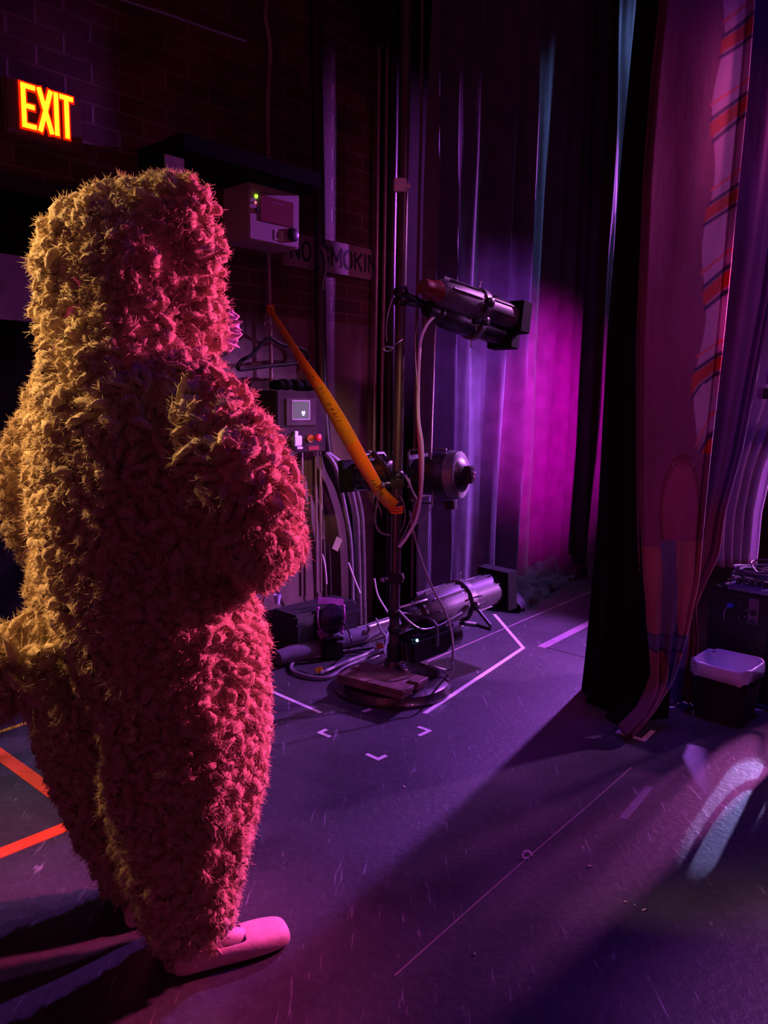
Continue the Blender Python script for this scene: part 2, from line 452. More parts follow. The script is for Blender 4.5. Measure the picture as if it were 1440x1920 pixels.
for grow, y, mm, nm in ((0.007, -OFF - 0.002, 'exit_red', 'letter_glow_edge'), (0.0, -OFF - 0.006, 'exit_face', 'letter')):
    for ch, a, w_ in cells:
        mb = MB(); sw = LW * 0.085
        for (x0, y0), (x1, y1) in letter_strokes(w_ * LW, HH, sw)[ch]:
            A = Vector((l0 + a * LW + x0, 0, lb + y0)); B = Vector((l0 + a * LW + x1, 0, lb + y1))
            d = (B - A); L_ = d.length; d.normalize()
            nx = Vector((d.z, 0, -d.x)) * (sw / 2 + grow)
            e = d * grow
            if ch == 'X': e = d * grow
            q = [A - e - nx, B + e - nx, B + e + nx, A - e + nx]
            th = 0.003 + y * 0
            q = [v + Vector((0, y, 0)) for v in q]
            q2 = [v + Vector((0, -0.003, 0)) for v in q]
            mb.add(q + q2, [(0, 1, 2, 3), (7, 6, 5, 4), (0, 4, 5, 1), (1, 5, 6, 2), (2, 6, 7, 3), (3, 7, 4, 0)])
        mb.build(nm, M[mm], t, smooth=False)

# pale notice board across the dark doorway, left of the figure
sL0, zL0 = wsz(0, 600, 0.02); _, zL1 = wsz(0, 478, 0.02)
mb = MB(); wbox(mb, sL0 - 0.5, sL0 + 0.62, zL0, zL1, 0.025, 0.06)
o = mb.build('notice_board', mat('dim_board', (.12, .07, .08), .7), smooth=False); o.matrix_basis = WM
tag(o, 'blank pale board across the dark doorway left of the fluffy costume hood', 'board')

# black beam above the control box
s1_, zz = wsz(330, 262, 0.3); s2_, _ = wsz(594, 350, 0.3)
_, zb1 = wsz(500, 335, 0.3); _, zt1 = wsz(500, 300, 0.3)
mb = MB(); wbox(mb, s1_, s2_, zb1, zt1, 0.0, 0.34, bev=0.01)
o = mb.build('shelf', M['velour_black'], smooth=False); o.matrix_basis = WM
tag(o, 'black wall shelf above the control box with the red label', 'shelf')

# small pale card poking up behind the hood
s_, z_ = wsz(325, 300, 0.35)
mb = MB(); wbox(mb, s_ - 0.035, s_ + 0.05, z_ - 0.08, z_ + 0.015, 0.341, 0.348)
o = mb.build('label_card', M['sign_board'], smooth=False); o.matrix_basis = WM
tag(o, 'small pale card on the front of the black shelf, poking up behind the hood', 'card')

# cream control box
OFF = 0.20
t, p = wthing('control_box', 'cream wall-mounted control box with red label, green light and round black knob', 'control box', 515, 405, 0.0)
s0, z0 = wsz(515, 405, 0.0)
x0, _ = rel(467, 390, OFF, s0, z0); x1, _ = rel(562, 410, OFF, s0, z0)
_, za = rel(515, 343, OFF, s0, z0); _, zb = rel(515, 458, OFF, s0, z0)
mb = MB(); mb.box(((x0 + x1) / 2, -OFF / 2, (za + zb) / 2), (x1 - x0, OFF, za - zb), bev=0.006); mb.build('case', M['cream_box'], t)
def onface(px, py): return rel(px, py, OFF, s0, z0)
a = onface(488, 366); b = onface(549, 428)
mb = MB(); mb.box(((a[0] + b[0]) / 2, -OFF - 0.002, (a[1] + b[1]) / 2 + 0.002), (b[0] - a[0], 0.004, a[1] - b[1])); lab = mb.build('label', M['red_label'], t, smooth=False)
a = onface(514, 381)
mb = MB(); mb.box((a[0] + .02, -OFF - 0.0045, a[1]), (0.07, 0.001, 0.005)); mb.build('printed_line', M['sign_board'], lab, smooth=False)
a = onface(548, 441)
mb = MB(); mb.lathe([(0.031, -OFF), (0.031, -OFF - 0.012), (0.024, -OFF - 0.016), (0.001, -OFF - 0.016)], (a[0], 0, a[1]), 'Y', 28); mb.build('knob', M['dark_plastic'], t)
a = onface(480, 368); mb = MB(); mb.ball((a[0], -OFF, a[1]), 0.009, 8); mb.build('green_light', M['led_green'], t)
a = onface(479, 380); mb = MB(); mb.ball((a[0], -OFF, a[1]), 0.006, 8); mb.build('pink_light', M['led_red'], t)
a = onface(482, 395); mb = MB(); mb.box((a[0], -OFF - 0.003, a[1]), (0.02, 0.008, 0.022), bev=0.002); mb.build('latch', M['dark_plastic'], t)
a = onface(523, 442); mb = MB(); mb.box((a[0], -OFF - 0.001, a[1]), (0.055, 0.002, 0.045)); st = mb.build('sticker', M['white_plastic'], t, smooth=False)
mb = MB()
for i, w_ in enumerate((0.02, 0.015, 0.03)): mb.box((a[0] - 0.004, -OFF - 0.0025, a[1] + 0.012 - i * 0.009), (w_, 0.001, 0.003))
mb.build('print', M['ink'], st, smooth=False)

# NO SMOKING sign
t, p = wthing('wall_sign', 'pale painted NO SMOKING board on the bricks behind the conduits', 'sign', 620, 485, 0.0)
s0, z0 = wsz(620, 485, 0.0)
x0, _ = rel(533, 480, 0.02, s0, z0); x1, _ = rel(742, 495, 0.02, s0, z0)
_, za = rel(640, 455, 0.02, s0, z0); _, zb = rel(640, 515, 0.02, s0, z0)
mb = MB(); mb.box(((x0 + x1) / 2, -0.01, (za + zb) / 2), (x1 - x0, 0.02, za - zb), bev=0.002); mb.build('board', M['sign_board'], t)
tx0, _ = rel(543, 480, 0.02, s0, z0); tx1, _ = rel(724, 495, 0.02, s0, z0)
_, tza = rel(640, 469, 0.02, s0, z0); _, tzb = rel(640, 500, 0.02, s0, z0)
GL = {'N': [[(0, 0), (0, 1), (1, 0), (1, 1)]], 'O': [[(.3, 0), (0, .2), (0, .8), (.3, 1), (.7, 1), (1, .8), (1, .2), (.7, 0), (.3, 0)]],
      'S': [[(1, .82), (.75, 1), (.25, 1), (0, .82), (0, .62), (1, .38), (1, .18), (.75, 0), (.25, 0), (0, .18)]], 'M': [[(0, 0), (0, 1), (.5, .3), (1, 1), (1, 0)]],
      'K': [[(0, 0), (0, 1)], [(1, 1), (0, .42)], [(.3, .58), (1, 0)]], 'I': [[(.5, 0), (.5, 1)]],
      'G': [[(1, .8), (.7, 1), (.3, 1), (0, .8), (0, .2), (.3, 0), (.7, 0), (1, .2), (1, .48), (.55, .48)]]}
adv = {'I': .45, ' ': .7, 'M': 1.3}
word = 'NO SMOKING'; tot = sum(adv.get(c, 1.0) for c in word); cw = (tx1 - tx0) / tot; cx = tx0; hh = tza - tzb
for ch in word:
    wd = adv.get(ch, 1.0) * cw
    if ch != ' ':
        mb = MB(); sw = .0155
        for pl in GL[ch]:
            q = [Vector((cx + .14 * cw + (wd - .34 * cw) * x_, -0.0206, tzb + hh * y_)) for x_, y_ in pl]
            for A1, B1 in zip(q, q[1:]):
                d = (B1 - A1).normalized(); nx = Vector((d.z, 0, -d.x)) * sw / 2; ee = d * sw * .35
                f_ = [A1 - ee - nx, B1 + ee - nx, B1 + ee + nx, A1 - ee + nx]; g_ = [v + Vector((0, -0.001, 0)) for v in f_]
                mb.add(f_ + g_, [(0, 1, 2, 3), (7, 6, 5, 4), (0, 4, 5, 1), (1, 5, 6, 2), (2, 6, 7, 3), (3, 7, 4, 0)])
        mb.build('letter', M['sign_paint'], t, smooth=False)
    cx += wd

# conduits, pipes and cables on the wall
def wtube(name, label, cat, pts, r, m, off=0.04, smooth=0, group=None, n=10):
    P = [wall(x, y, off if len(q) == 0 else q[0]) for (x, y, *q) in pts]
    mb = MB(); base = P[-1].copy()
    mb.tube([q - base for q in P], r, n, smooth)
    o = mb.build(name, m); o.location = base
    return tag(o, label, cat, group)
wtube('conduit', 'thin conduit rising in a wave above the black shelf', 'conduit', [(501, -120), (500, 0), (497, 30), (503, 60), (507, 100), (504, 150), (502, 200), (503, 290, 0.05)], 0.011, M['conduit'], 0.05, 6)
mb = MB(); q = wall(503, 297, 0.06); mb.ball((0, 0, 0), 0.018, 8, (1, 1, 1.2)); mb.cyl((0, 0, -0.03), (0, 0, 0.012), 0.01)
o = mb.build('conduit_fitting', M['conduit']); o.location = q; tag(o, 'small pink-lit fitting on the end of the wavy conduit above the shelf', 'pipe fitting')
wtube('conduit', 'straight thin conduit from under the control box down to the grey cabinet', 'conduit', [(503, 452), (505, 520), (507, 600), (509, 742)], 0.0095, M['conduit'], 0.06)
wtube('conduit', 'thin conduit left of the thick black cable beside the NO SMOKING sign', 'conduit', [(590, 345), (592, 460), (596, 700), (601, 880), (604, 1010)], 0.008, M['conduit'], 0.05)
wtube('thick_cable', 'thick black cable dropping straight down in front of the NO SMOKING sign', 'cable', [(588, -100), (594, 150), (598, 350), (600, 520), (603, 700), (608, 800), (618, 870), (640, 920), (660, 1010), (664, 1170)], 0.030, M['rubber'], 0.08, 6)
wtube('cable', 'short glossy cable curving over the sign beside the thick black cable', 'cable', [(596, 458, 0.05), (605, 466), (611, 485), (611, 505), (607, 525), (605, 545, 0.1)], 0.008, M['grey_cable'], 0.12, 6)
wtube('wall_pipe', 'left one of the two tall pipes standing against the brick wall', 'pipe', [(714, -120), (709, 250), (706, 500), (703, 700), (701, 856)], 0.012, M['pipe'], 0.05, group='pair of tall pipes on the brick wall')
wtube('wall_pipe', 'right one of the two tall pipes standing against the brick wall', 'pipe', [(729, -120), (724, 250), (720, 500), (717, 700), (715, 870)], 0.013, M['pipe'], 0.05, group='pair of tall pipes on the brick wall')
wtube('wall_pipe', 'thin reddish pipe between the lighting pole and the dark curtains', 'pipe', [(794, -120), (789, 250), (783, 500), (778, 800), (772, 1120)], 0.009, M['conduit'], 0.16)
wtube('wall_pipe', 'broad dark pipe behind the lighting pole', 'pipe', [(738, -120), (736, 250), (732, 500), (728, 1000), (724, 1180)], 0.03, M['black_metal'], 0.06)
wtube('ceiling_cable', 'taut thin cable running diagonally high over the brick wall', 'cable', [(150, -45), (230, 0), (300, 22), (380, 50), (460, 77)], 0.006, M['light_metal'], 0.25)
mb = MB(); q = wall(715, 20, 0.1); mb.box((0, 0, 0), (0.13, 0.09, 0.3), bev=0.008); o = mb.build('junction_box', M['cabtolex']); o.location = q; o.rotation_euler = (0, 0, ANG)
tag(o, 'dark junction box at the top of the pair of tall wall pipes', 'junction box')
# conduits under the cabinet
for (x, lab) in ((566, 'bright short conduit leaving the cabinet bottom on its left'), (592, 'middle conduit leaving the bottom of the grey cabinet'), (600, 'right conduit leaving the bottom of the grey cabinet')):
    wtube('conduit', lab, 'conduit', [(x, 846), (x + 2, 1010 if x < 570 else 1110)], 0.007, M['pipe'] if x < 570 else M['conduit'], 0.07, group='conduits below the grey cabinet')
for i, (pts, lab) in enumerate(((([(630, 880), (648, 960), (658, 1030), (662, 1170)]), 'left cable of the tied bundle below the yellow ribbon'), ([(645, 880), (668, 960), (672, 1030), (676, 1170)], 'middle cable of the tied bundle below the yellow ribbon'), ([(654, 885), (676, 950), (681, 1020), (684, 1170)], 'right cable of the tied bundle below the yellow ribbon'))):
    wtube('cable', lab, 'cable', [(610 + 3 * i, 850, .12)] + pts, 0.012, M['grey_cable'], 0.16, 5, 'bundle of cables hanging down the wall')
mb = MB(); q = wall(632, 1020, 0.2); mb.box((0, 0, 0), (0.05, 0.004, 0.07), Matrix.Rotation(0.5, 3, 'Y'), 0.001); o = mb.build('cable_tag', mat('faded_tag', (0.25, 0.24, 0.12), .6)); o.location = q; o.rotation_euler = (0, 0, ANG)
tag(o, 'faded yellow-green paper tag tied to the hanging cable bundle', 'tag')
for pts, lab in (([(604, 1040), (609, 1060), (612, 1095)], 'short pale cable end hanging left of the cable bundle'), ([(653, 1055), (664, 1085), (675, 1112)], 'straight pale rod leaning below the cable bundle'), ([(702, 1085), (708, 1115), (722, 1140), (727, 1148)], 'thin pale cable curving down to the left of the pole foot')):
    wtube('cable_end', lab, 'cable', pts, 0.005, M['white_plastic'], 0.3, 5)

# coat hanger on the conduit
t, p = wthing('coat_hanger', 'black plastic coat hanger hooked over the thin conduit', 'coat hanger', 508, 620, 0.09)
def wl(px, py, o_):
    q = wall(px, py, o_); return WM.to_3x3().inverted() @ (q - p)
mb = MB(); mb.tube([wl(x, y, 0.09) for x, y in ((508, 634), (529, 646), (556, 651), (571, 658), (578, 671), (574, 682), (560, 681), (530, 684), (490, 688), (450, 693), (447, 686), (453, 676), (472, 666), (490, 646), (500, 636), (508, 634))], 0.0095, 8, 5, False)
mb.build('frame', M['dark_plastic'], t)
mb = MB(); mb.tube([wl(x, y, 0.09) for x, y in ((508, 636), (508, 622), (509, 612), (505, 604), (498, 603), (496, 610))], 0.003, 8, 5)
mb.build('hook', M['light_metal'], t)

# grey control cabinet
OFF = 0.20
t, p = wthing('control_cabinet', 'grey wall cabinet with a small lit screen and red push button', 'cabinet', 560, 800, 0.0)
s0, z0 = wsz(560, 800, 0.0)
x0, _ = rel(519, 790, OFF, s0, z0); x1, _ = rel(612, 790, OFF, s0, z0)
_, za = rel(560, 733, OFF, s0, z0); _, zb = rel(560, 849, OFF, s0, z0)
mb = MB(); mb.box(((x0 + x1) / 2, -OFF / 2, (za + zb) / 2), (x1 - x0, OFF, za - zb), bev=0.006); mb.build('case', M['cabinet'], t)
def of(px, py): return rel(px, py, OFF, s0, z0)
a = of(535, 746); b = of(591, 797)
mb = MB(); mb.box(((a[0] + b[0]) / 2, -OFF - 0.004, (a[1] + b[1]) / 2), (b[0] - a[0], 0.008, a[1] - b[1]), bev=0.002); bz = mb.build('bezel', mat('bezel_enamel', (0.06, 0.04, 0.05), .8, spec=.1), t)
a = of(545, 750); b = of(579, 787)
mb = MB(); mb.box(((a[0] + b[0]) / 2, -OFF - 0.009, (a[1] + b[1]) / 2), (b[0] - a[0], 0.003, a[1] - b[1])); mb.build('screen_frame', M['dark_plastic'], t, smooth=False)
a = of(547, 752); b = of(577, 785)
mb = MB(); mb.box(((a[0] + b[0]) / 2, -OFF - 0.0115, (a[1] + b[1]) / 2), (b[0] - a[0], 0.002, a[1] - b[1])); sc_ = mb.build('screen', M['screen'], t, smooth=False)
a = of(565.5, 774)
mb = MB()
mb.box((a[0], -OFF - 0.0135, a[1] - 0.010), (0.013, 0.001, 0.006))
for sx in (-1, 1):
    mb.prism([(0.0015 * sx, 0.0), (0.011 * sx, -0.002), (0.010 * sx, 0.010), (0.006 * sx, 0.013), (0.001 * sx, 0.006)], 0, 0.001, lambda v, a=a: Vector((a[0] + v.x, -OFF - 0.013 - v.z, a[1] + v.y - 0.003)))
mb.build('icon', M['icon'], sc_, smooth=False)
a = of(553, 826)
mb = MB(); mb.box((a[0], -OFF - 0.014, a[1]), (0.05, 0.028, 0.05), bev=0.004); mb.box((a[0] - 0.002, -OFF - 0.008, a[1] + 0.035), (0.022, 0.016, 0.024), bev=0.002)
for sx in (-1, 1): mb.ball((a[0] + sx * 0.028, -OFF - 0.006, a[1] + 0.012), 0.006, 6)
mb.box((a[0], -OFF - 0.02, a[1] - 0.034), (0.04, 0.04, 0.012), bev=0.003)
mb.build('key_switch', mat('violet_grey_switch', (0.28, 0.24, 0.4), .35, 0.3), t)
a = of(580, 822)
mb = MB(); mb.lathe([(0.019, -OFF), (0.019, -OFF - 0.012)], (a[0], 0, a[1]), 'Y', 20); mb.build('button_collar', M['orange_plastic'], t)
a = of(588, 820)
mb = MB(); mb.lathe([(0.010, -OFF), (0.010, -OFF - 0.03), (0.019, -OFF - 0.034), (0.018, -OFF - 0.042), (0.008, -OFF - 0.046), (0.0005, -OFF - 0.046)], (a[0], 0, a[1]), 'Y', 20); mb.build('push_button', M['red_plastic'], t)
a = of(588, 840)
mb = MB(); mb.box((a[0], -OFF - 0.001, a[1]), (0.07, 0.002, 0.022)); mb.build('button_label', M['red_label'], t, smooth=False)
# bag on top of the cabinet
q = wall(547, 731, 0.12)
mb = MB()
for k in range(7):
    mb.ball(((k - 3) * 0.032, random.uniform(-.02, .02), 0.022 + 0.006 * (k % 2)), 0.034, 7, (1, 1.6, 0.75))
o = mb.build('cloth_bundle', M['velour_black']); o.location = q; o.rotation_euler = (0, 0, ANG)
tag(o, 'crumpled black cloth lying on top of the grey cabinet', 'cloth')

# ================================================================== CURTAINS
CPL = WP + N * 0.26
def curtain(name, label, ridges, m, off, ztop=6.2, zbot=0.0, amp=0.06, s0=None, s1=None, sub=8, seed=0, hem=0.0, group=None):
    """pleated drape; ridges = positions along the wall of the fold crests"""
    if isinstance(ridges[0], tuple):
        spec = sorted(ridges); ss = [q[0] for q in spec]; rw = [(q[0], q[2], q[3]) for q in spec]
    else:
        spec = None; ss = sorted(ridges); rw = [(q, 0.045, 0.11) for q in ss]
    rr = random.Random(seed)
    if s0 is None: s0 = ss[0] - 0.12
    if s1 is None: s1 = ss[-1] + 0.05
    pts = []
    ext = [s0] + ss + [s1]
    s = s0
    step = 0.012
    n = int((s1 - s0) / step) + 1
    amps = {q[0]: q[1] for q in spec} if spec else {r: amp * rr.uniform(0.7, 1.3) for r in ss}
    nz = 70
    vs = []
    for j in range(nz + 1):
        z = zbot + (ztop - zbot) * (j / nz) ** 1.3
        for i in range(n + 1):
            s = s0 + (s1 - s0) * i / n
            # nearest crest on each side
            o = 0.0
            for r, wR, wL in rw:
                drift = 0.025 * math.sin(z * 0.9 + r * 7) + 0.008 * math.sin(z * 3.1 + r * 13)
                d = (s - r - drift)
                w = wR if d > 0 else wL
                o += amps[r] * math.exp(-abs(d / w) ** 1.7)
            o += 0.010 * noise.noise(Vector((s * 9, z * 0.7, seed))) + 0.006 * noise.noise(Vector((s * 25, z * 1.5, seed + 5)))
            p = WP + U * s + N * (off + o)
            if z < 0.12: p = p + N * (0.03 * (1 - z / 0.12) * (1 + noise.noise(Vector((s * 5, 0, seed)))))
            vs.append(Vector((p.x, p.y, z)))
    fs = []
    w = n + 1
    for j in range(nz):
        for i in range(n):
            fs.append((j * w + i, j * w + i + 1, (j + 1) * w + i + 1, (j + 1) * w + i))
    base = vs[n // 2].copy(); base.z = 0
    mb = MB(); mb.add([v - base for v in vs], fs)
    o = mb.build(name, m); o.location = base
    md = o.modifiers.new('thick', 'SOLIDIFY'); md.thickness = 0.004
    return tag(o, label, 'curtain', group)
def cs(px, py=300, off=0.3): return wsz(px, py, off)[0]
# crest positions read at the height of the lamps
A = [(cs(x, 300, 0.36), a, wr, wl) for (x, a, wr, wl) in ((826, .055, .022, .05), (872, .055, .022, .06), (912, .03, .03, .09), (962, .07, .05, .10), (990, .13, .05, .09))]
curtain('stage_curtain', 'dark violet pleated drape right behind the lighting stand', A, M['velour'], 0.28, s0=cs(800, 300, .3), s1=cs(1000, 300, .36) + 0.01, amp=0.07, seed=1, group='drapes along the side wall')
B = [(cs(x, 300, 0.2), a, wr, wl) for (x, a, wr, wl) in ((1030, .05, .06, .10), (1066, .04, .05, .08), (1092, .06, .05, .08), (1112, .05, .04, .06), (1134, .09, .04, .07))]
curtain('stage_curtain', 'second drape from the lighting stand, catching the magenta spot and blue top light', B, M['velour'], 0.12, s0=cs(985, 300, .15), s1=cs(1142, 300, .2), amp=0.07, seed=2, group='drapes along the side wall')
Cc = [cs(x, 300, 0.5) for x in (1152, 1166, 1180, 1200)]
curtain('stage_curtain', 'narrow drape in blue light next to the black masking leg', Cc, M['velour_grey'], 0.30, s0=cs(1146, 300, .4), s1=cs(1300, 300, .5), amp=0.09, seed=3, group='drapes along the side wall')

# pooled cloth at the foot of the drapes
def cloth_heap(name, label, pts, w, h, m, seed=0, nseg=70, nr=22):
    P = [fl(*q) for q in pts]
    rr = []
    for i in range(nseg + 1):
        t = i / nseg * (len(P) - 1); k = min(int(t), len(P) - 2); f = t - k
        rr.append(P[k].lerp(P[k + 1], f))
    vs = []; fs = []
    base = rr[nseg // 2].copy(); base.z = 0
    for i, c in enumerate(rr):
        d = (rr[min(i + 1, nseg)] - rr[max(i - 1, 0)]).normalized(); sd = d.cross(Vector((0, 0, 1)))
        for k in range(nr + 1):
            a = PI * k / nr
            n1 = noise.noise(Vector((i * 0.16, k * 0.22, seed)));  n2 = noise.noise(Vector((i * 0.42, k * 0.35, seed + 9)))
            rid = abs(noise.noise(Vector((i * 0.22 + k * 0.25, k * 0.10, seed + 4))))
            hh = h * (0.75 + 0.5 * noise.noise(Vector((i * 0.12, 0, seed + 2)))) * (1 + 0.7 * n1 + 0.35 * n2 - 1.1 * rid)
            ww = w * (1 + 0.35 * n1 + 0.2 * n2)
            p = c + sd * (math.cos(a) * ww) + Vector((0, 0, max(0.001, math.sin(a) * hh)))
            vs.append(p - base)
    for i in range(nseg):
        for k in range(nr):
            fs.append((i * (nr + 1) + k, i * (nr + 1) + k + 1, (i + 1) * (nr + 1) + k + 1, (i + 1) * (nr + 1) + k))
    mb = MB(); mb.add(vs, fs); o = mb.build(name, m); o.location = base
    md = o.modifiers.new('s', 'SUBSURF'); md.levels = 1; md.render_levels = 1
    return tag(o, label, 'cloth')
cloth_heap('draped_cloth', 'crumpled dark cloth heaped on the floor along the foot of the drapes', [(930, 1142), (985, 1112), (1040, 1082), (1090, 1058), (1150, 1032)], 0.15, 0.17, M['velour_grey'], 3, 90)

# black masking leg + painted drop at the right
def sheet(name, fn, nu, nv, m, col=None, thick=0.004, sub=False, base=None):
    vs = []; fs = []; cl = []
    for j in range(nv + 1):
        for i in range(nu + 1):
            p = fn(i / nu, j / nv); vs.append(p)
            if col: cl.append(col(i / nu, j / nv))
    w = nu + 1
    for j in range(nv):
        for i in range(nu):
            fs.append((j * w + i, j * w + i + 1, (j + 1) * w + i + 1, (j + 1) * w + i))
    if base is None: base = Vector((vs[nu // 2].x, vs[nu // 2].y, 0))
    me = bpy.data.meshes.new(name); me.from_pydata([v - base for v in vs], [], fs)
    me.materials.append(m)
    if col:
        at_ = me.color_attributes.new('paint', 'FLOAT_COLOR', 'POINT')
        at_.data.foreach_set('color', np.array([(*c, 1) for c in cl], dtype=np.float32).ravel())
    for p in me.polygons: p.use_smooth = True
    o = bpy.data.objects.new(name, me); COL.objects.link(o); o.location = base
    md = o.modifiers.new('thick', 'SOLIDIFY'); md.thickness = thick; md.offset = 0
    return o
def lerp_tab(tab, y):
    if y <= tab[0][0]:
        (y0, a), (y1, b) = tab[0], tab[1]
        return a + (b - a) * (y - y0) / (y1 - y0)
    for (y0, a), (y1, b) in zip(tab, tab[1:]):
        if y <= y1: 
            return a + (b - a) * (y - y0) / (y1 - y0)
    return tab[-1][1]

LG0 = fl(1090, 1292); LG1 = fl(1172, 1378)
Yd = LG1.y
def ss(a, b, x):
    t = min(1, max(0, (x - a) / (b - a))); return t * t * (3 - 2 * t)
Ltab = [(-700, 1290), (0, 1245), (120, 1232), (330, 1214), (640, 1201), (960, 1202), (1080, 1208), (1150, 1215), (1220, 1222), (1270, 1226), (1300, 1222), (1335, 1203), (1372, 1168)]
Ycol = Yd + 0.05
def ztab(tab, Y, ys):
    out = []
    for y in ys:
        p = at(lerp_tab(tab, y), y, Y); out.append((-p.z, p.x))
    return out
YS = (-700, -300, 0, 300, 640, 960, 1080, 1150, 1220, 1290)
ZN = ztab(Ltab, Ycol, YS[:-1] + (1270, 1300, 1335)) + [(0.0, fl(1163, 1372).x)]
ZF = ztab([(-700, 1243), (0, 1194), (400, 1156), (700, 1134), (960, 1122), (1200, 1101), (1290, 1091)], LG0.y, YS)
ZR = ztab([(-700, 1478), (0, 1411), (200, 1394), (400, 1376), (640, 1352), (800, 1336), (960, 1319), (1080, 1306), (1160, 1294), (1300, 1284)], Ycol, YS)
def leg_fn(u, v):
    z = 5.2 * (1 - v) ** 1.5
    x0, y0 = lerp_tab(ZF, -z), LG0.y
    x1, y1 = lerp_tab(ZN, -z) + 0.004, Ycol + 0.035
    if u > .6:                           # lining added behind the drop to block light leaking past its hem
        k = (u - .6) / .4
        xr = max(x1 + .02, lerp_tab(ZR, -z) - .012)
        return Vector((x1 + (xr - x1) * k, y1 + .03 + .05 * k + .008 * math.sin(k * 9), z))
    u /= .6
    x = x0 + (x1 - x0) * u + 0.03 * math.sin(u * 13 + z * .4) * math.sin(PI * u)
    y = y0 + (y1 - y0) * u
    return Vector((x + 0.01 * noise.noise(Vector((u * 4, z * 1.2, 0))) * math.sin(PI * u), y, z))
o = sheet('masking_leg', leg_fn, 50, 90, M['velour_black'])
tag(o, 'black masking leg hanging beside the painted drop, seen edge-on', 'curtain')

def paint_mat(name, rough=0.6, sheen=0.1):
    m = bpy.data.materials.new(name); m.use_nodes = True; nt = m.node_tree; b = nt.nodes['Principled BSDF']; L = nt.links.new
    vc = nt.nodes.new('ShaderNodeVertexColor'); vc.layer_name = 'paint'
    tc = nt.nodes.new('ShaderNodeTexCoord')
    nz = nt.nodes.new('ShaderNodeTexNoise'); nz.inputs['Scale'].default_value = 9; nz.inputs['Detail'].default_value = 8
    mp = nt.nodes.new('ShaderNodeMapping'); mp.inputs['Scale'].default_value = (1, 1, 0.25); L(tc.outputs['Object'], mp.inputs['Vector']); L(mp.outputs[0], nz.inputs['Vector'])
    mr = nt.nodes.new('ShaderNodeMapRange'); mr.inputs['From Min'].default_value = 0.3; mr.inputs['From Max'].default_value = 0.7; mr.inputs['To Min'].default_value = 0.82; mr.inputs['To Max'].default_value = 1.15
    L(nz.outputs['Fac'], mr.inputs['Value'])
    vm = nt.nodes.new('ShaderNodeVectorMath'); vm.operation = 'SCALE'; L(vc.outputs['Color'], vm.inputs[0]); L(mr.outputs[0], vm.inputs['Scale'])
    L(vm.outputs[0], b.inputs['Base Color']); b.inputs['Roughness'].default_value = rough; b.inputs['Sheen Weight'].default_value = sheen
    n2 = nt.nodes.new('ShaderNodeTexNoise'); n2.inputs['Scale'].default_value = 30; n2.inputs['Detail'].default_value = 3
    L(mp.outputs[0], n2.inputs['Vector'])
    bp = nt.nodes.new('ShaderNodeBump'); bp.inputs['Strength'].default_value = 0.35; bp.inputs['Distance'].default_value = 0.01
    L(n2.outputs['Fac'], bp.inputs['Height']); L(bp.outputs[0], b.inputs['Normal'])
    # thin muslin lets a little light through
    tr = nt.nodes.new('ShaderNodeBsdfTranslucent'); L(vm.outputs[0], tr.inputs['Color'])
    mxs = nt.nodes.new('ShaderNodeMixShader'); mxs.inputs[0].default_value = 0.25
    L(b.outputs[0], mxs.inputs[1]); L(tr.outputs[0], mxs.inputs[2]); L(mxs.outputs[0], nt.nodes['Material Output'].inputs['Surface'])
    return m
PM = paint_mat('painted_muslin')
Rtab = [(-700, 1478), (0, 1411), (200, 1394), (400, 1376), (640, 1352), (800, 1336), (960, 1319), (1080, 1306), (1160, 1290), (1220, 1276), (1280, 1258), (1330, 1228), (1378, 1190)]
def drop_xy(u, v):
    y = -700 + (1376 + 700) * v
    return lerp_tab(Ltab, y) * (1 - u) + lerp_tab(Rtab, y) * u, y
def drop_fn(u, v):
    px, py = drop_xy(u, v)
    p = at(px, py, Ycol - .10 * ss(1270, 1376, py))
    lowf = max(0.0, (py - 960) / 416)
    # soft folds
    dy = 0.012 * math.sin(u * 7 + 1) + 0.012 * noise.noise(Vector((u * 3, v * 6, 1)))
    dy += lowf * (0.03 * math.sin(u * 17 + v * 9) + 0.02 * noise.noise(Vector((u * 6, v * 25, 3))))
    if u > 0.975: dy -= 0.03 * (u - 0.975) / 0.025
    if u < 0.06: dy += 0.04 * (0.06 - u) / 0.06
    p.y += dy
    p.z = max(p.z, 0.006)
    return p
def mixc(a, b, t): return tuple(a[i] * (1 - t) + b[i] * t for i in range(3))
PLUM = (0.20, 0.055, 0.15); CANE = (0.46, 0.32, 0.50); RED = (0.42, 0.06, 0.05); NAVY = (0.05, 0.03, 0.12); TAN = (0.34, 0.13, 0.15); GREY = (0.14, 0.13, 0.26); DARKP = (0.16, 0.02, 0.07)
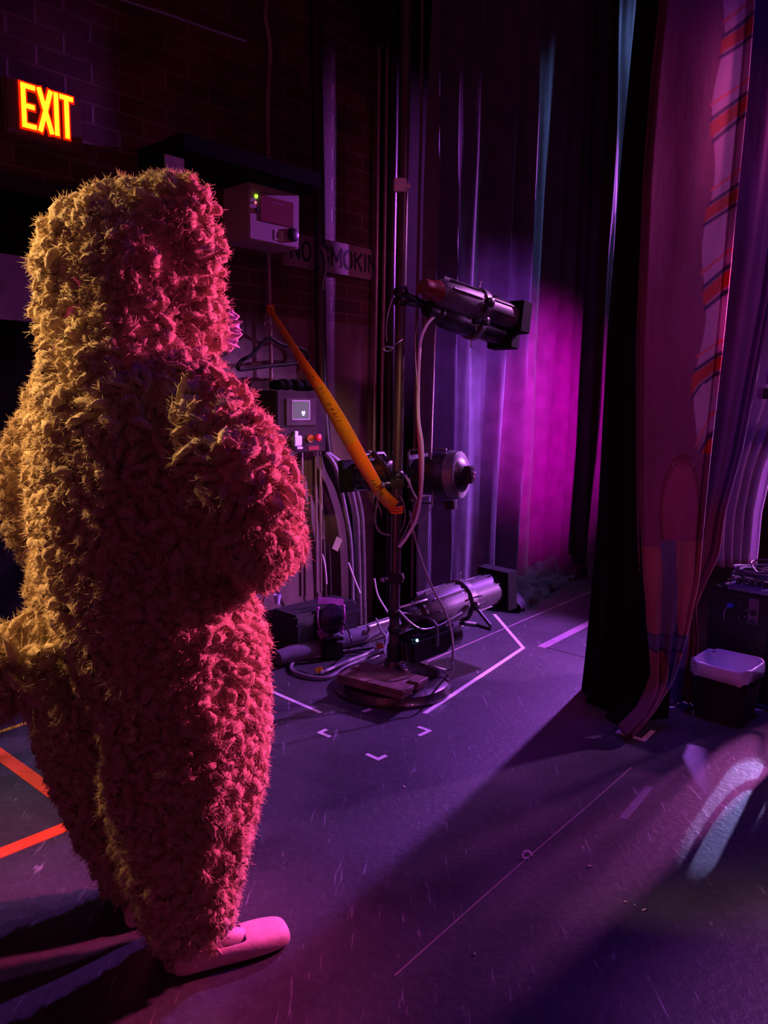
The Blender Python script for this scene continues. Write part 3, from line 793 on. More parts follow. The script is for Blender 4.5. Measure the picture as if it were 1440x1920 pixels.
def drop_col(u, v):
    px, py = drop_xy(u, v)
    c = PLUM
    if py < 1000:
        # leaning candy cane down the right edge
        cl = 1352 - (py + 0) * 0.062 + (8 * math.sin(py / 42.0))
        cw = ss(cl - 2, cl + 2, px)
        if py > 780: cw *= ss(870, 780, py)
        c = mixc(c, CANE, cw)
        if px > cl - 20:
            # slanted bands
            ph = (py + (px - cl) * 0.75 + 18) % 156.0
            if py > 720: ph = (py + (px - cl) * 1.5 + 10) % 156
            def band(a, b, cc, soft=2.5):
                nonlocal c
                t = ss(a - soft, a, ph) * ss(b + soft, b, ph)
                c = mixc(c, cc, t * ss(cl - 8, cl - 2, px))
            if py > -650 and py < 850:
                band(58, 62, (0.55, 0.14, 0.16)); band(84, 90, NAVY); band(94, 118, RED); band(124, 130, NAVY)
    # arched oval
    ox, oy = 1276 - (py - 940) * 0.03, 960
    e = ((px - ox) / 40) ** 2 + ((py - oy) / 108) ** 2
    if py < 1010:
        t = ss(1.06, 1.0, e)
        c = mixc(c, DARKP, t); c = mixc(c, (0.30, 0.06, 0.16), ss(0.85, 0.6, e))
        hl = ((px - (ox + 2)) / 20) ** 2 + ((py - 872) / 9) ** 2
        c = mixc(c, (0.4, 0.2, 0.35), 0.6 * ss(1.2, 1.0, hl) * ss(0.7, 0.9, hl))
    # lower bricks/trunk
    if py > 1008:
        edge = 1020 + (6 if px < 1240 else -6)
        t = ss(edge - 3, edge + 3, py)
        d = TAN
        cx = 1252 + (py - 1020) * 0.03
        wd = 12 + 2 * math.sin(py / 30)
        d = mixc(d, GREY, ss(wd + 2, wd - 2, abs(px - cx)))
        d = mixc(d, NAVY, 0.7 * ss(1.6, 0.4, abs(abs(px - cx) - wd)))
        if 1180 < py < 1222:
            d = mixc(d, GREY, ss(1188, 1192, py) * ss(1222, 1218, py))
            for q in (1191, 1219): d = mixc(d, NAVY, ss(3, 1.5, abs(py - q)))
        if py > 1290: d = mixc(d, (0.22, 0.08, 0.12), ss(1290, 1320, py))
        c = mixc(c, d, t)
    return c
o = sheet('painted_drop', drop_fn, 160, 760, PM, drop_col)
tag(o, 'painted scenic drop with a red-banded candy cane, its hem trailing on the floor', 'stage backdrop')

# second painted panel behind, darker
L2 = [(-700, 1440), (0, 1395), (400, 1360), (640, 1335), (960, 1296), (1120, 1268), (1320, 1215)]
R2 = [(-700, 1600), (0, 1520), (300, 1485), (560, 1445), (700, 1418), (850, 1388), (960, 1358), (1040, 1346), (1090, 1322), (1135, 1303), (1200, 1309), (1320, 1298)]
Y2 = Yd + 0.32
def p2xy(u, v):
    y = -700 + (1326 + 700) * v
    return lerp_tab(L2, y) * (1 - u) + lerp_tab(R2, y) * u, y
def p2_fn(u, v):
    px, py = p2xy(u, v)
    p = at(px, py, Y2)
    p.y += 0.03 * math.sin(u * 9 + 0.5) + 0.03 * ss(0.8, 1.0, u) * math.sin(u * 60) + 0.012 * noise.noise(Vector((u * 5, v * 9, 7)))
    p.z = max(p.z, 0.005)
    return p
def p2_col(u, v):
    px, py = p2xy(u, v)
    c = (0.16, 0.06, 0.22)
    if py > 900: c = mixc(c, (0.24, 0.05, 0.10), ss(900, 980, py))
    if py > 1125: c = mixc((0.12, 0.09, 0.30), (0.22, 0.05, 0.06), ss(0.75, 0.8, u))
    return c
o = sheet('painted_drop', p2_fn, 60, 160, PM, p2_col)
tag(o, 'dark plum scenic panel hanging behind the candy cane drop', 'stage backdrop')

# pale pleated panel at the far right edge
L3 = [(-700, 1500), (0, 1470), (560, 1410), (700, 1400), (850, 1365), (960, 1345), (1030, 1340), (1068, 1342)]
R3 = [(-700, 1700), (0, 1640), (560, 1560), (760, 1500), (880, 1442), (960, 1423), (1030, 1416), (1068, 1411)]
Y3 = Yd + 0.72
def p3_fn(u, v):
    y = -700 + (1062 + 700) * v
    px = lerp_tab(L3, y) * (1 - u) + lerp_tab(R3, y) * u
    p = at(px, y, Y3)
    p.y += 0.035 * math.sin(u * 30 + 2 * math.sin(v * 3)) + 0.015 * noise.noise(Vector((u * 14, v * 9, 2)))
    return p
def p3_col(u, v):
    y = -700 + (1062 + 700) * v
    return mixc((0.62, 0.5, 0.66), (0.5, 0.16, 0.2), ss(1048, 1056, y))
o = sheet('gauze_curtain', p3_fn, 110, 100, PM, p3_col)
tag(o, 'pale pink-lit pleated cloth ending above the black speaker cabinet', 'curtain')

# dark bar at the right edge of the frame
q = at(1432, 738, Yd + 0.45)
t = thing('lamp_bar', 'black horizontal bar cut off by the right edge of the frame', 'bar', q)
mb = MB(); mb.box((0.17, 0, 0), (0.37, 0.06, 0.045), bev=0.004); mb.build('bar', M['dark_plastic'], t)
mb = MB(); mb.cyl((0.30, 0, 0.02), (0.30, 0, -q.z), 0.018); mb.build('post', M['dark_plastic'], t)
mb = MB(); mb.lathe([(0.03, 0.03), (0.055, 0.05), (0.055, 0.1), (0.02, 0.12)], (0.06, 0, 0), 'Z', 20); mb.build('lamp', M['panel_blue'], t)

# ================================================================== FLOOR MARKS
def tape(name, label, cat, pts, w, m, z=0.0015, group=None, ext=0.0):
    P = [fl(*q) for q in pts]
    base = P[0].copy(); base.z = 0
    mb = MB()
    n = len(P)
    Lf = []; Rt = []
    for i, p in enumerate(P):
        a = (p - P[i - 1]).normalized() if i > 0 else None
        b = (P[i + 1] - p).normalized() if i < n - 1 else None
        d = (a + b).normalized() if (a and b) else (a or b)
        sd = Vector((-d.y, d.x, 0))
        k = w / 2
        if a and b: k /= max(0.35, math.sqrt((1 + a.dot(b)) / 2))
        Lf.append(p + sd * k); Rt.append(p - sd * k)
    vs = [q - base + Vector((0, 0, h)) for h in (0.0, z) for q in (Lf + Rt)]
    fs = []
    for i in range(n - 1):
        fs += [(2 * n + i, 2 * n + i + 1, 3 * n + i + 1, 3 * n + i), (i, n + i, n + i + 1, i + 1), (i, i + 1, 2 * n + i + 1, 2 * n + i), (n + i, 3 * n + i, 3 * n + i + 1, n + i + 1)]
    mb.add(vs, fs); o = mb.build(name, m, smooth=False); o.location = base
    return tag(o, label, cat, group)
g = 'white spike marks on the stage floor'
tape('spike_mark', 'white angle mark pointing left, closest to the fluffy costume', 'floor tape', [(612, 1368), (599, 1374), (619, 1382)], 0.017, M['white_tape'], group=g)
tape('spike_mark', 'white angle mark pointing right, below the long white tape line', 'floor tape', [(784, 1363), (805, 1370.5), (785, 1380)], 0.017, M['white_tape'], group=g)
tape('spike_mark', 'white angle mark nearest the camera, opening away', 'floor tape', [(687, 1414), (709, 1424), (724, 1417)], 0.017, M['white_tape'], group=g)
tape('spike_mark', 'short white dash just in front of the round stand base', 'floor tape', [(680, 1335), (695, 1329.5)], 0.017, M['white_tape'], group=g)
tape('tape_line', 'long white bent tape line right of the round stand base', 'floor tape', [(796, 1338), (981, 1215), (927, 1152)], 0.021, M['white_tape'])
tape('tape_line', 'straight white tape line coming out behind the costume towards the stand', 'floor tape', [(480, 1283), (530, 1306), (602, 1337)], 0.019, M['white_tape'])
tape('tape_line', 'wide faded pink tape strip beside the black masking leg', 'floor tape', [(1015, 1214), (1130, 1156)], 0.05, M['pink_tape'])
tape('tape_line', 'thin black tape line leading under the black masking leg', 'floor tape', [(1024, 1214), (1120, 1238)], 0.012, M['black_tape'])
tape('tape_line', 'thin pale seam tape running along the foot of the drapes', 'floor tape', [(800, 1241), (1109, 1109)], 0.008, M['pink_tape'])
tape('tape_line', 'thin pale seam crossing the open floor in the foreground', 'floor tape', [(1184, 1439), (1100, 1513), (1000, 1599), (880, 1705), (740, 1830)], 0.0026, M['pink_tape'])
tape('spike_mark', 'pale angle mark under the trailing hem of the painted drop', 'floor tape', [(1168, 1366), (1158, 1374), (1176, 1379)], 0.016, M['white_tape'], group=g)
tape('spike_mark', 'white and blue-lit angle mark right of the trailing hem', 'floor tape', [(1188, 1382.5), (1206, 1388), (1225, 1370)], 0.02, M['white_tape'], group=g)
tape('tape_line', 'white tape line right of the wastebasket at the frame edge', 'floor tape', [(1397, 1330), (1500, 1334)], 0.018, M['white_tape'])
tape('tape_line', 'upper orange tape stripe left of the costume, slanting down to the right', 'floor tape', [(-60, 1372), (0, 1415), (115, 1498), (180, 1545)], 0.05, M['orange_tape'])
tape('tape_line', 'lower orange tape stripe left of the costume, rising to the right', 'floor tape', [(-80, 1632), (0, 1600), (170, 1532)], 0.052, M['orange_tape'])
tape('tape_line', 'short yellow tape stripe at the left edge below the tail', 'floor tape', [(-60, 1392), (60, 1352)], 0.02, M['yellow_tape'])
tape('tape_residue', 'faint greyish smear of old tape right of the foreground seam', 'tape residue', [(1218, 1475), (1168, 1535)], 0.025, mat('old_tape_residue', (0.16, 0.14, 0.2), 0.5), z=0.0006)
g = 'paper scraps on the foreground floor'
q = fl(988, 1608)
mb = MB(); mb.tube([(0.016, 0.004, 0.004), (0.008, 0.012, 0.012), (-0.006, 0.010, 0.012), (-0.012, 0, 0.006), (-0.006, -0.008, 0.003), (0.004, -0.006, 0.003)], 0.0035, 6, 4, True, 0.4)
o = mb.build('paper_curl', M['paper']); o.location = q; tag(o, 'small pale curl of paper lying on the foreground seam', 'paper scrap')
for i, (x, y, lab) in enumerate(((1105, 1625, 'tiny white paper scrap just right of the paper curl'), (1173, 1692, 'leftmost of the three white crumbs in the dark foreground'), (1190, 1698, 'middle one of the three white crumbs in the dark foreground'), (1208, 1707, 'rightmost of the three white crumbs in the dark foreground'), (890, 1790, 'small pale crumb near the bottom middle of the floor'), (758, 1476, 'small white crumb at the edge of the leg shadow'), (1015, 1249, 'small white crumb by the faded pink tape'))):
    mb = MB(); r = random.uniform(0.003, 0.006)
    mb.box((0, 0, 0.002), (r * 2.2, r, 0.003), Matrix.Rotation(random.uniform(0, 3), 3, 'Z'), 0.0006)
    o = mb.build('paper_scrap', M['paper']); o.location = fl(x, y); tag(o, lab, 'paper scrap', g)
# ================================================================== LIGHTING STAND
Yb0 = fl(738, 1331).y
RB = 110 * mpp(737, 1290, Yb0 + 0.26)
bc = fl(738, 1331); bc.y += RB; bc.x = at(737, 1290, bc.y).x; bc.z = 0
YP = bc.y
tS = thing('lighting_stand', 'tall pole on a round cast-iron base carrying the stage lights', 'light stand', bc)
mb = MB(); mb.lathe([(RB, 0.0), (RB + 0.004, 0.012), (RB - 0.006, 0.022), (RB - 0.012, 0.045), (RB - 0.045, 0.062), (RB - 0.075, 0.060), (RB - 0.085, 0.054), (0.10, 0.060), (0.085, 0.068), (0.078, 0.085), (0.05, 0.092), (0.04, 0.13), (0.001, 0.13)], n=64)
mb.build('base', M['iron'], tS)
mb = MB(); mb.box((0.15, -0.02, 0.066), (0.09, 0.022, 0.012), bev=0.003)
mb.build('base_rib', M['iron'], tS)
mb = MB(); ptop = at(764, -150, YP) - bc; ptop.x = 0.02; ptop.y = 0
mb.cyl((0, 0, 0.1), (0.0, 0, 4.6), 0.023, 24); mb.build('pole', mat('dark_steel_pole', (.10, .07, .08), .3, .6, .2, 20, .04), tS)
mb = MB(); mb.cyl((0, 0, 0.10), (0, 0, 0.20), 0.031, 24); mb.build('collar', M['black_metal'], tS)
q = at(753, 351, YP) - bc; q.x = 0; q.y = 0
mb = MB(); mb.box((-0.012, -0.028, q.z), (0.055, 0.03, 0.052), bev=0.004); mb.box((0.02, -0.035, q.z - 0.005), (0.02, 0.02, 0.02), bev=0.002)
mb.build('clip', M['white_plastic'], tS)

# counterweights on the base
for i, (zz, lab) in enumerate(((0.074, 'lower flat rusty counterweight resting on the stand base'), (0.094, 'upper flat rusty counterweight with a notched end, on top of the other'))):
    zt_ = zz + 0.02
    A_ = fl(632, 1264, 0.104); B_ = fl(757, 1296, 0.104)
    C_ = fl(774, 1262, 0.104); 
    xd = (B_ - A_); xd.z = 0; Lx = xd.length; xd.normalize(); yd = Vector((-xd.y, xd.x, 0)); Wy = (C_ - B_).dot(yd)
    org = A_.copy(); org.z = 0
    if i == 0: org = org + xd * -0.006 + yd * -0.004
    m = Matrix((xd, yd, Vector((0, 0, 1)))).transposed().to_4x4(); m.translation = org + Vector((0, 0, zz - 0.0095))
    sl = 0.16 * Wy
    poly = [(0, 0), (Lx, 0), (Lx, Wy * 0.42), (Lx - 0.055, Wy * 0.42), (Lx - 0.055, Wy * 0.58), (Lx, Wy * 0.58), (Lx, Wy), (0.0, Wy), (0.0, Wy * 0.58), (0.05, Wy * 0.58), (0.05, Wy * 0.42), (0, Wy * 0.42)]
    mb = MB(); mb.prism(poly, 0, 0.019)
    o = mb.build('counterweight', M['weight'], smooth=False); o.matrix_basis = m
    md = o.modifiers.new('b', 'BEVEL'); md.width = 0.003; md.segments = 2; md.limit_method = 'ANGLE'
    tag(o, lab, 'weight', 'counterweights on the stand base')

M['lamp_grey'] = mat('dark_grey_lamp_paint', (.09, .085, .10), .5, .2, .2, 20, .05)
# ------------------------------------------------------------------ fixtures
def profile_light(name, label, rear, front, up=Vector((0, 0, 1)), r=0.07, cap='black_metal', bodym='black_metal', group='stage lights on the stand', yoke=0.16, yk=(0, 0, 1), clamp_to=None):
    ax = front - rear; Lg = ax.length
    m = frame(rear + ax * 0.45, ax, up)
    t = thing(name, label, 'stage light', mtx=m, group=group)
    def X(a): return (a - 0.45) * Lg
    mb = MB(); mb.lathe([(0.001, X(0)), (r * .55, X(0.0)), (r * .62, X(.03)), (r * .62, X(.09)), (r * .8, X(.11)), (r * .8, X(.15))], axis='X', n=24); mb.build('lamp_cap', M[cap], t)
    mb = MB(); mb.lathe([(r * .8, X(.13)), (r * 1.02, X(.16)), (r * 1.12, X(.30)), (r * 1.16, X(.50)), (r * 1.05, X(.53))], axis='X', n=10)
    for k in range(5):
        a = 0.3 + k * 0.65
        c = Vector((X(.33), math.cos(a) * r * 1.12, math.sin(a) * r * 1.12)); mb.box(c, (Lg * .3, 0.006, r * .22), Matrix.Rotation(a - PI / 2, 3, 'X'))
    mb.build('body', M[bodym], t)
    mb = MB(); mb.lathe([(r * 1.0, X(.51)), (r * 1.28, X(.515)), (r * 1.30, X(.56)), (r * 1.0, X(.57))], axis='X', n=32); mb.build('gate_ring', M['grey_metal'], t)
    mb = MB(); mb.lathe([(r * .98, X(.56)), (r * .98, X(.86)), (r * .9, X(.865)), (r * .9, X(.9)), (r * .78, X(.9)), (r * .78, X(.84)), (0.001, X(.84))], axis='X', n=32)
    for k in range(8):
        a = k * PI / 4 + .2; mb.box((X(.71), math.cos(a) * r * 1.0, math.sin(a) * r * 1.0), (Lg * .27, 0.006, 0.010), Matrix.Rotation(a - PI / 2, 3, 'X'))
    mb.build('lens_tube', M[bodym], t)
    mb = MB(); mb.lathe([(r * .76, X(.875)), (0.001, X(.885))], axis='X', n=32, cap=False); mb.build('lens', M['lens'], t)
    # colour frame holder: square tray with a round hole
    mb = MB(); h = r * 1.18; x0 = X(.9); x1 = X(1.0)
    for (cy, cz, dy, dz) in ((0, h, 2 * h, .008), (0, -h, 2 * h, .008), (h, 0, .008, 2 * h), (-h, 0, .008, 2 * h)):
        mb.box(((x0 + x1) / 2, cy, cz), (x1 - x0, dy, dz))
    n = 24; vs = []; fs = []
    for k in range(n):
        a = 2 * PI * k / n; c_, s_ = math.cos(a), math.sin(a); e = h / max(abs(c_), abs(s_))
        vs += [Vector((x0, c_ * r * .85, s_ * r * .85)), Vector((x0, c_ * e, s_ * e))]
    for k in range(n): fs.append((2 * k, 2 * k + 1, (2 * k + 3) % (2 * n), (2 * k + 2) % (2 * n)))
    mb.add(vs, fs)
    for s_ in (-1, 1): mb.box((x1, s_ * h * .9, 0), (.006, .016, 2 * h))
    mb.build('colour_frame', M['matte_black'], t)
    for k, a in enumerate((0.35, 1.57, 2.8, 4.7)):
        mb = MB(); c = Vector((X(.54), math.cos(a) * r * 1.28, math.sin(a) * r * 1.28)); d = Vector((0, math.cos(a), math.sin(a)))
        mb.tube([c, c + d * 0.03, c + d * 0.034 + Vector((0.012, 0, 0))], 0.004, 6); mb.build('shutter_handle', M['light_metal' if k % 2 else 'grey_metal'], t)
    mb = MB(); w = r * 1.45; K = Vector(yk).normalized()
    pts = [Vector((X(.5), w, 0)), Vector((X(.5), w, 0)) + K * yoke * .8, Vector((X(.5), w * .8, 0)) + K * yoke, Vector((X(.5), -w * .8, 0)) + K * yoke, Vector((X(.5), -w, 0)) + K * yoke * .8, Vector((X(.5), -w, 0))]
    mb.tube(pts, 0.009, 6, 0); mb.build('yoke', M['black_metal'], t)
    for s_ in (-1, 1):
        mb = MB(); mb.lathe([(0.022, 0), (0.022, 0.018), (0.014, 0.024)], (0, 0, 0), 'Y', 14)
        mb.v = [(v[0] + X(.5), w * s_ + v[1] * s_, v[2]) for v in mb.v]; mb.build('yoke_knob', M['dark_plastic'], t)
    if clamp_to is not None:
        A_ = Vector((X(.5), 0, 0)) + K * yoke; B_ = m.inverted() @ clamp_to
        mb = MB(); mb.tube([A_, B_], 0.013, 10); mb.ball(B_, 0.032, 8); mb.build('clamp', M['black_metal'], t)
    return t
def polept(py, off=(0, 0, 0)):
    z = at(745, py, YP).z
    return bc + Vector((0, 0, z)) + Vector(off)
Yp = YP
profile_light('stage_light', 'upper of the two ellipsoidal lights clamped high on the stand, with dark red cap', at(793, 537, Yp + .02), at(972, 599, Yp + .50), r=0.060, cap='copper_red', bodym='lamp_grey', yoke=.11, yk=(-.3, .6, -.6), clamp_to=polept(548))
profile_light('stage_light', 'lower of the two ellipsoidal lights high on the stand, slung just beneath the other', at(800, 578, Yp + .12), at(952, 628, Yp + .55), r=0.060, yoke=.11, yk=(-.3, .5, .3), clamp_to=polept(565))
profile_light('stage_light', 'large ellipsoidal light low on the stand, tilted up over the floor', at(762, 1160, Yp + .06), at(940, 1098, Yp + .52), r=0.082, bodym='lamp_grey', yoke=.15, yk=(0, -.5, -.4), clamp_to=polept(1150))
profile_light('stage_light', 'dark light left of the pole behind the ribbon, aimed at the wall', at(752, 888, Yp + .12), at(655, 892, Yp + .32), r=0.062, yoke=.1, yk=(0, 0, 1), clamp_to=polept(900))

# par can seen from behind
rear = at(877, 890, Yp + .10); front = at(785, 892, Yp + .22)
ax = front - rear; m = frame(rear, ax)
t = thing('par_light', 'round-backed black par light beside the pole, lit purple on top', 'stage light', mtx=m, group='stage lights on the stand')
R_ = 44 * mpp(850, 890, Yp + .12); Lp = ax.length
mb = MB(); mb.lathe([(0.001, -.004), (R_ * .35, .0), (R_ * .7, .022), (R_ * .92, .055), (R_, .095), (R_ * .97, .14), (R_ * .82, .19)], axis='X', n=36); mb.build('housing', M['black_metal'], t)
mb = MB(); mb.lathe([(R_ * .95, .03), (R_ * 1.03, .075), (R_ * 1.06, .078), (R_ * 1.0, .034)], axis='X', n=36); mb.build('vent_ring', M['grey_metal'], t)
mb = MB(); mb.box((-.008, 0, 0), (.035, R_ * .55, R_ * .75), bev=.006); cp = mb.build('rear_cap', M['dark_plastic'], t)
mb = MB(); mb.ball((-.03, 0, .006), .008, 6); mb.ball((-.03, .004, -.012), .006, 6); mb.build('cable_gland', M['pink_tape'], cp)
mb = MB(); mb.lathe([(R_ * .84, .18), (R_ * .84, .26), (R_ * .78, .26), (R_ * .78, .24), (.001, .24)], axis='X', n=30); mb.box((.25, 0, 0), (.012, R_ * 1.9, R_ * 1.9)); mb.build('front_barrel', M['black_metal'], t)
mb = MB(); w = R_ * 1.1
mb.tube([(.10, 0, w), (.26, 0, w + .004), (.30, 0, w * .8), (.30, 0, -w * .8), (.26, 0, -w - .01), (.09, 0, -w - .008)], .006, 6, 3); mb.build('yoke', M['grey_metal'], t)
mb = MB(); mb.box((.09, 0, -w - .02), (.05, .04, .04), bev=.004); mb.ball((.075, -.02, -w - .005), .007, 6); mb.ball((.1, -.02, -w - .005), .007, 6); mb.build('bracket', M['dark_plastic'], t)
B_ = m.inverted() @ polept(892); mb = MB(); mb.tube([(.30, 0, 0), B_], .012, 8); mb.ball(B_, .032, 8); mb.build('clamp', M['black_metal'], t)

# compact led fixture low on the stand
p0 = at(800, 1203, Yp + .05); m = frame(p0, Vector((.75, .55, .12)))
t = thing('led_light', 'small black light by the pole foot with a glowing blue indicator', 'stage light', mtx=m, group='stage lights on the stand')
mb = MB(); mb.box((-.02, 0, 0), (.24, .13, .12), bev=.018); mb.build('housing', M['dark_plastic'], t)
mb = MB(); mb.lathe([(.05, .09), (.062, .10), (.062, .17), (.055, .17), (.055, .15), (.001, .15)], axis='X', n=24); mb.build('snout', M['black_metal'], t)
mb = MB(); mb.tube([(0, .075, 0), (0, .08, .1), (0, 0, .12), (0, -.08, .1), (0, -.075, 0)], .007, 6, 3); mb.build('yoke', M['grey_metal'], t)
iv = m.inverted() @ at(773, 1197, Yp - .04)
iv = Vector((iv.x, -.066, iv.z))
mb = MB(); mb.ball(iv, .0065, 8); mb.build('indicator', M['led_blue'], t)
for k in range(3):
    mb = MB(); mb.box((-.142, -.03 + .03 * k, 0), (.006, .01, .09)); mb.build('fin', M['grey_metal'], t)
B_ = m.inverted() @ polept(1180); mb = MB(); mb.tube([(0, 0, .12), B_], .011, 8); mb.ball(B_, .03, 8); mb.build('clamp', M['black_metal'], t)

# side arms / clamps on the pole
for (py, lab, a, b) in ((1083, 'short side arm bolt with bright tips low on the pole', -.045, .03), (905, 'cross arm bolt on the pole beside the ribbon end', -.05, .05)):
    c = polept(py)
    t = thing('pole_clamp', lab, 'clamp', c)
    mb = MB(); mb.box((0, 0, 0), (.062, .062, .05), bev=.008); mb.build('jaw', M['black_metal'], t)
    mb = MB(); mb.cyl((a, -.02, 0), (-.03, -.02, 0), .007); mb.ball((a - .012, -.025, -.006), .012, 8); mb.build('bolt', M['light_metal'], t)
    mb = MB(); mb.tube([(b, 0, .02), (b + .006, -.01, 0), (b, 0, -.02)], .006, 6); mb.build('wing_nut', M['light_metal'], t)

# cables around the stand
def ctube(name, label, cat, pts, r, m, smooth=6, group=None, n=8):
    """pts: (px, py, depth) or (px, py, 'f', z) for points lying on the floor"""
    P = []
    for q in pts:
        if len(q) == 4: P.append(fl(q[0], q[1], q[3]))
        else: P.append(at(q[0], q[1], q[2]))
    base = P[-1].copy(); mb = MB(); mb.tube([p - base for p in P], r, n, smooth)
    o = mb.build(name, m); o.location = base
    return tag(o, label, cat, group)
Yc = Yp - .06
G = 'cables on the lighting stand'
ctube('lamp_cable', 'bright tape-wrapped cable looping down from the upper lights', 'cable', [(816, 592, Yp + .15), (802, 606, Yp + .1), (790, 632, Yp + .05), (786, 670, Yp), (784, 740, Yp), (785, 790, Yp), (791, 830, Yp), (792, 880, Yp), (789, 930, Yp), (780, 975, Yp - .02), (762, 1008, Yp - .03), (748, 1026, Yp - .03)], 0.0075, M['white_plastic'], group=G)
ctube('lamp_cable', 'red cable twinned with the bright cable below the upper lights', 'cable', [(812, 592, Yp + .16), (797, 610, Yp + .12), (787, 640, Yp + .07), (783, 700, Yp + .03), (783, 790, Yp + .02), (787, 860, Yp + .02), (786, 930, Yp + .01), (770, 990, Yp - .01)], 0.006, mat('red_cable', (0.4, 0.03, 0.06), .4), group=G)
ctube('lamp_cable', 'thin cable hanging leftmost from the upper lights', 'cable', [(785, 598, Yp + .1), (779, 625, Yp + .05), (778, 670, Yp + .03), (781, 715, Yp), (785, 740, Yp)], 0.004, M['pipe'], group=G)
ctube('lamp_cable', 'thin straight cable hanging rightmost from the upper lights', 'cable', [(820, 592, Yp + .2), (815, 640, Yp + .15), (811, 760, Yp + .12), (808, 862, Yp + .1)], 0.004, M['pipe'], group=G)
ctube('lamp_cable', 'thin cable curling below the par light back to the pole', 'cable', [(811, 915, Yp + .1), (810, 945, Yp + .08), (795, 972, Yp + .04), (770, 990, Yp), (752, 1022, Yp - .03)], 0.0035, M['grey_cable'], group=G)
ctube('lamp_cable', 'long loose cable sagging from the pole to the floor beside the base', 'cable', [(768, 958, Yp), (773, 985, Yp - .02), (788, 1045, Yp - .04), (812, 1105, Yp - .06), (836, 1150, Yp - .08), (848, 1195, Yp - .1), (848, 1240, Yp - .12), (843, 1256, 'f', .012), (800, 1246, 'f', .06), (762, 1232, 'f', .09)], 0.005, M['grey_cable'], group=G)
ctube('lamp_cable', 'thin cable loop bulging right of the pole at the ribbon end', 'cable', [(750, 930, Yc), (757, 945, Yc), (760, 965, Yc), (757, 985, Yc), (750, 998, Yc)], 0.003, M['pipe'], group=G)
ctube('lamp_cable', 'stiff light rod-like cable slanting beside the par light', 'cable', [(760, 892, Yc), (768, 908, Yc), (775, 924, Yc), (781, 935, Yc)], 0.0045, M['light_metal'], group=G)
ctube('lamp_cable', 'thin cable from the slanting rod down towards the pole', 'cable', [(781, 935, Yc), (775, 960, Yc), (765, 985, Yc), (750, 1018, Yc)], 0.003, M['grey_cable'], group=G)
ctube('lamp_cable', 'dark cable loop hanging left of the pole below the ribbon', 'cable', [(709, 930, Yp), (704, 965, Yp), (705, 985, Yp), (716, 1000, Yp), (735, 1003, Yp)], 0.0045, M['grey_cable'], group=G)
ctube('lamp_cable', 'thin pale cord dangling through the ribbon left of the pole', 'cable', [(707, 922, Yp - .02), (709, 945, Yp - .02), (714, 958, Yp - .02), (715, 970, Yp - .02)], 0.003, M['pipe'], group=G)
ctube('safety_cable', 'thin safety wire from the upper lights to a clip left of the pole', 'wire', [(776, 612, Yp + .08), (760, 632, Yp), (745, 643, Yp - .05), (733, 652, Yp - .06)], 0.0025, M['pipe'])
q = at(727, 656, Yp - .06)
mb = MB(); mb.tube([(-.012, 0, -.004), (-.018, 0, .008), (-.004, 0, .014), (.018, 0, .008), (.016, 0, 0), (0, 0, -.006), (-.012, 0, -.004)], .0035, 6, 4)
o = mb.build('snap_hook', M['light_metal']); o.location = q; tag(o, 'small metal snap hook hanging left of the pole', 'hook')
wtube('loose_wire', 'thin curved wire standing off the tall wall pipes', 'wire', [(735, 560, .3), (727, 590, .3), (724, 620, .3), (725, 640, .3)], 0.003, M['pipe'], 0.3, 5)
# yoke rods for the low light
ctube('support_rod', 'light metal rod from the pole foot under the big low light', 'rod', [(746, 1140, Yp + .02), (775, 1132, Yp + .04), (800, 1124, Yp + .1)], 0.006, M['light_metal'], 0)
ctube('support_rod', 'bent light rod running below the big low light', 'rod', [(748, 1145, Yp - .02), (770, 1168, Yp - .02), (795, 1180, Yp), (830, 1170, Yp + .06), (866, 1148, Yp + .14)], 0.005, M['light_metal'])
ctube('support_rod', 'upper purple rod slanting down behind the pole foot', 'rod', [(735, 1190, Yp + .03), (755, 1180, Yp), (770, 1173, Yp)], 0.006, M['pipe'], 0)
wtube('floor_pipe', 'light pipe lying behind the pole above the rolled black tube', 'pipe', [(735, 1162, .35), (708, 1170, .35), (690, 1176, .35)], 0.011, M['pipe'], .35, 0)

# rolled black tube on the floor
A_ = fl(520, 1252, 0.0); B_ = fl(760, 1180, 0.0)
d = (B_ - A_).normalized()
base = A_.copy(); mb = MB(); P = []
for k in range(9):
    P.append((B_ - A_) * (k / 8) + Vector((0, 0, 0.048 + .004 * math.sin(k * 2.1))))
mb.tube(P, [.034, .046, .048, .047, .049, .046, .047, .048, .038], 20, 4)
o = mb.build('rolled_carpet', mat('dark_felt', (.09, .08, .11), .75, 0, .25, 20, .3, sheen=.3)); o.location = base
tag(o, 'long dark felt roll lying on the floor behind the stand base', 'roll')
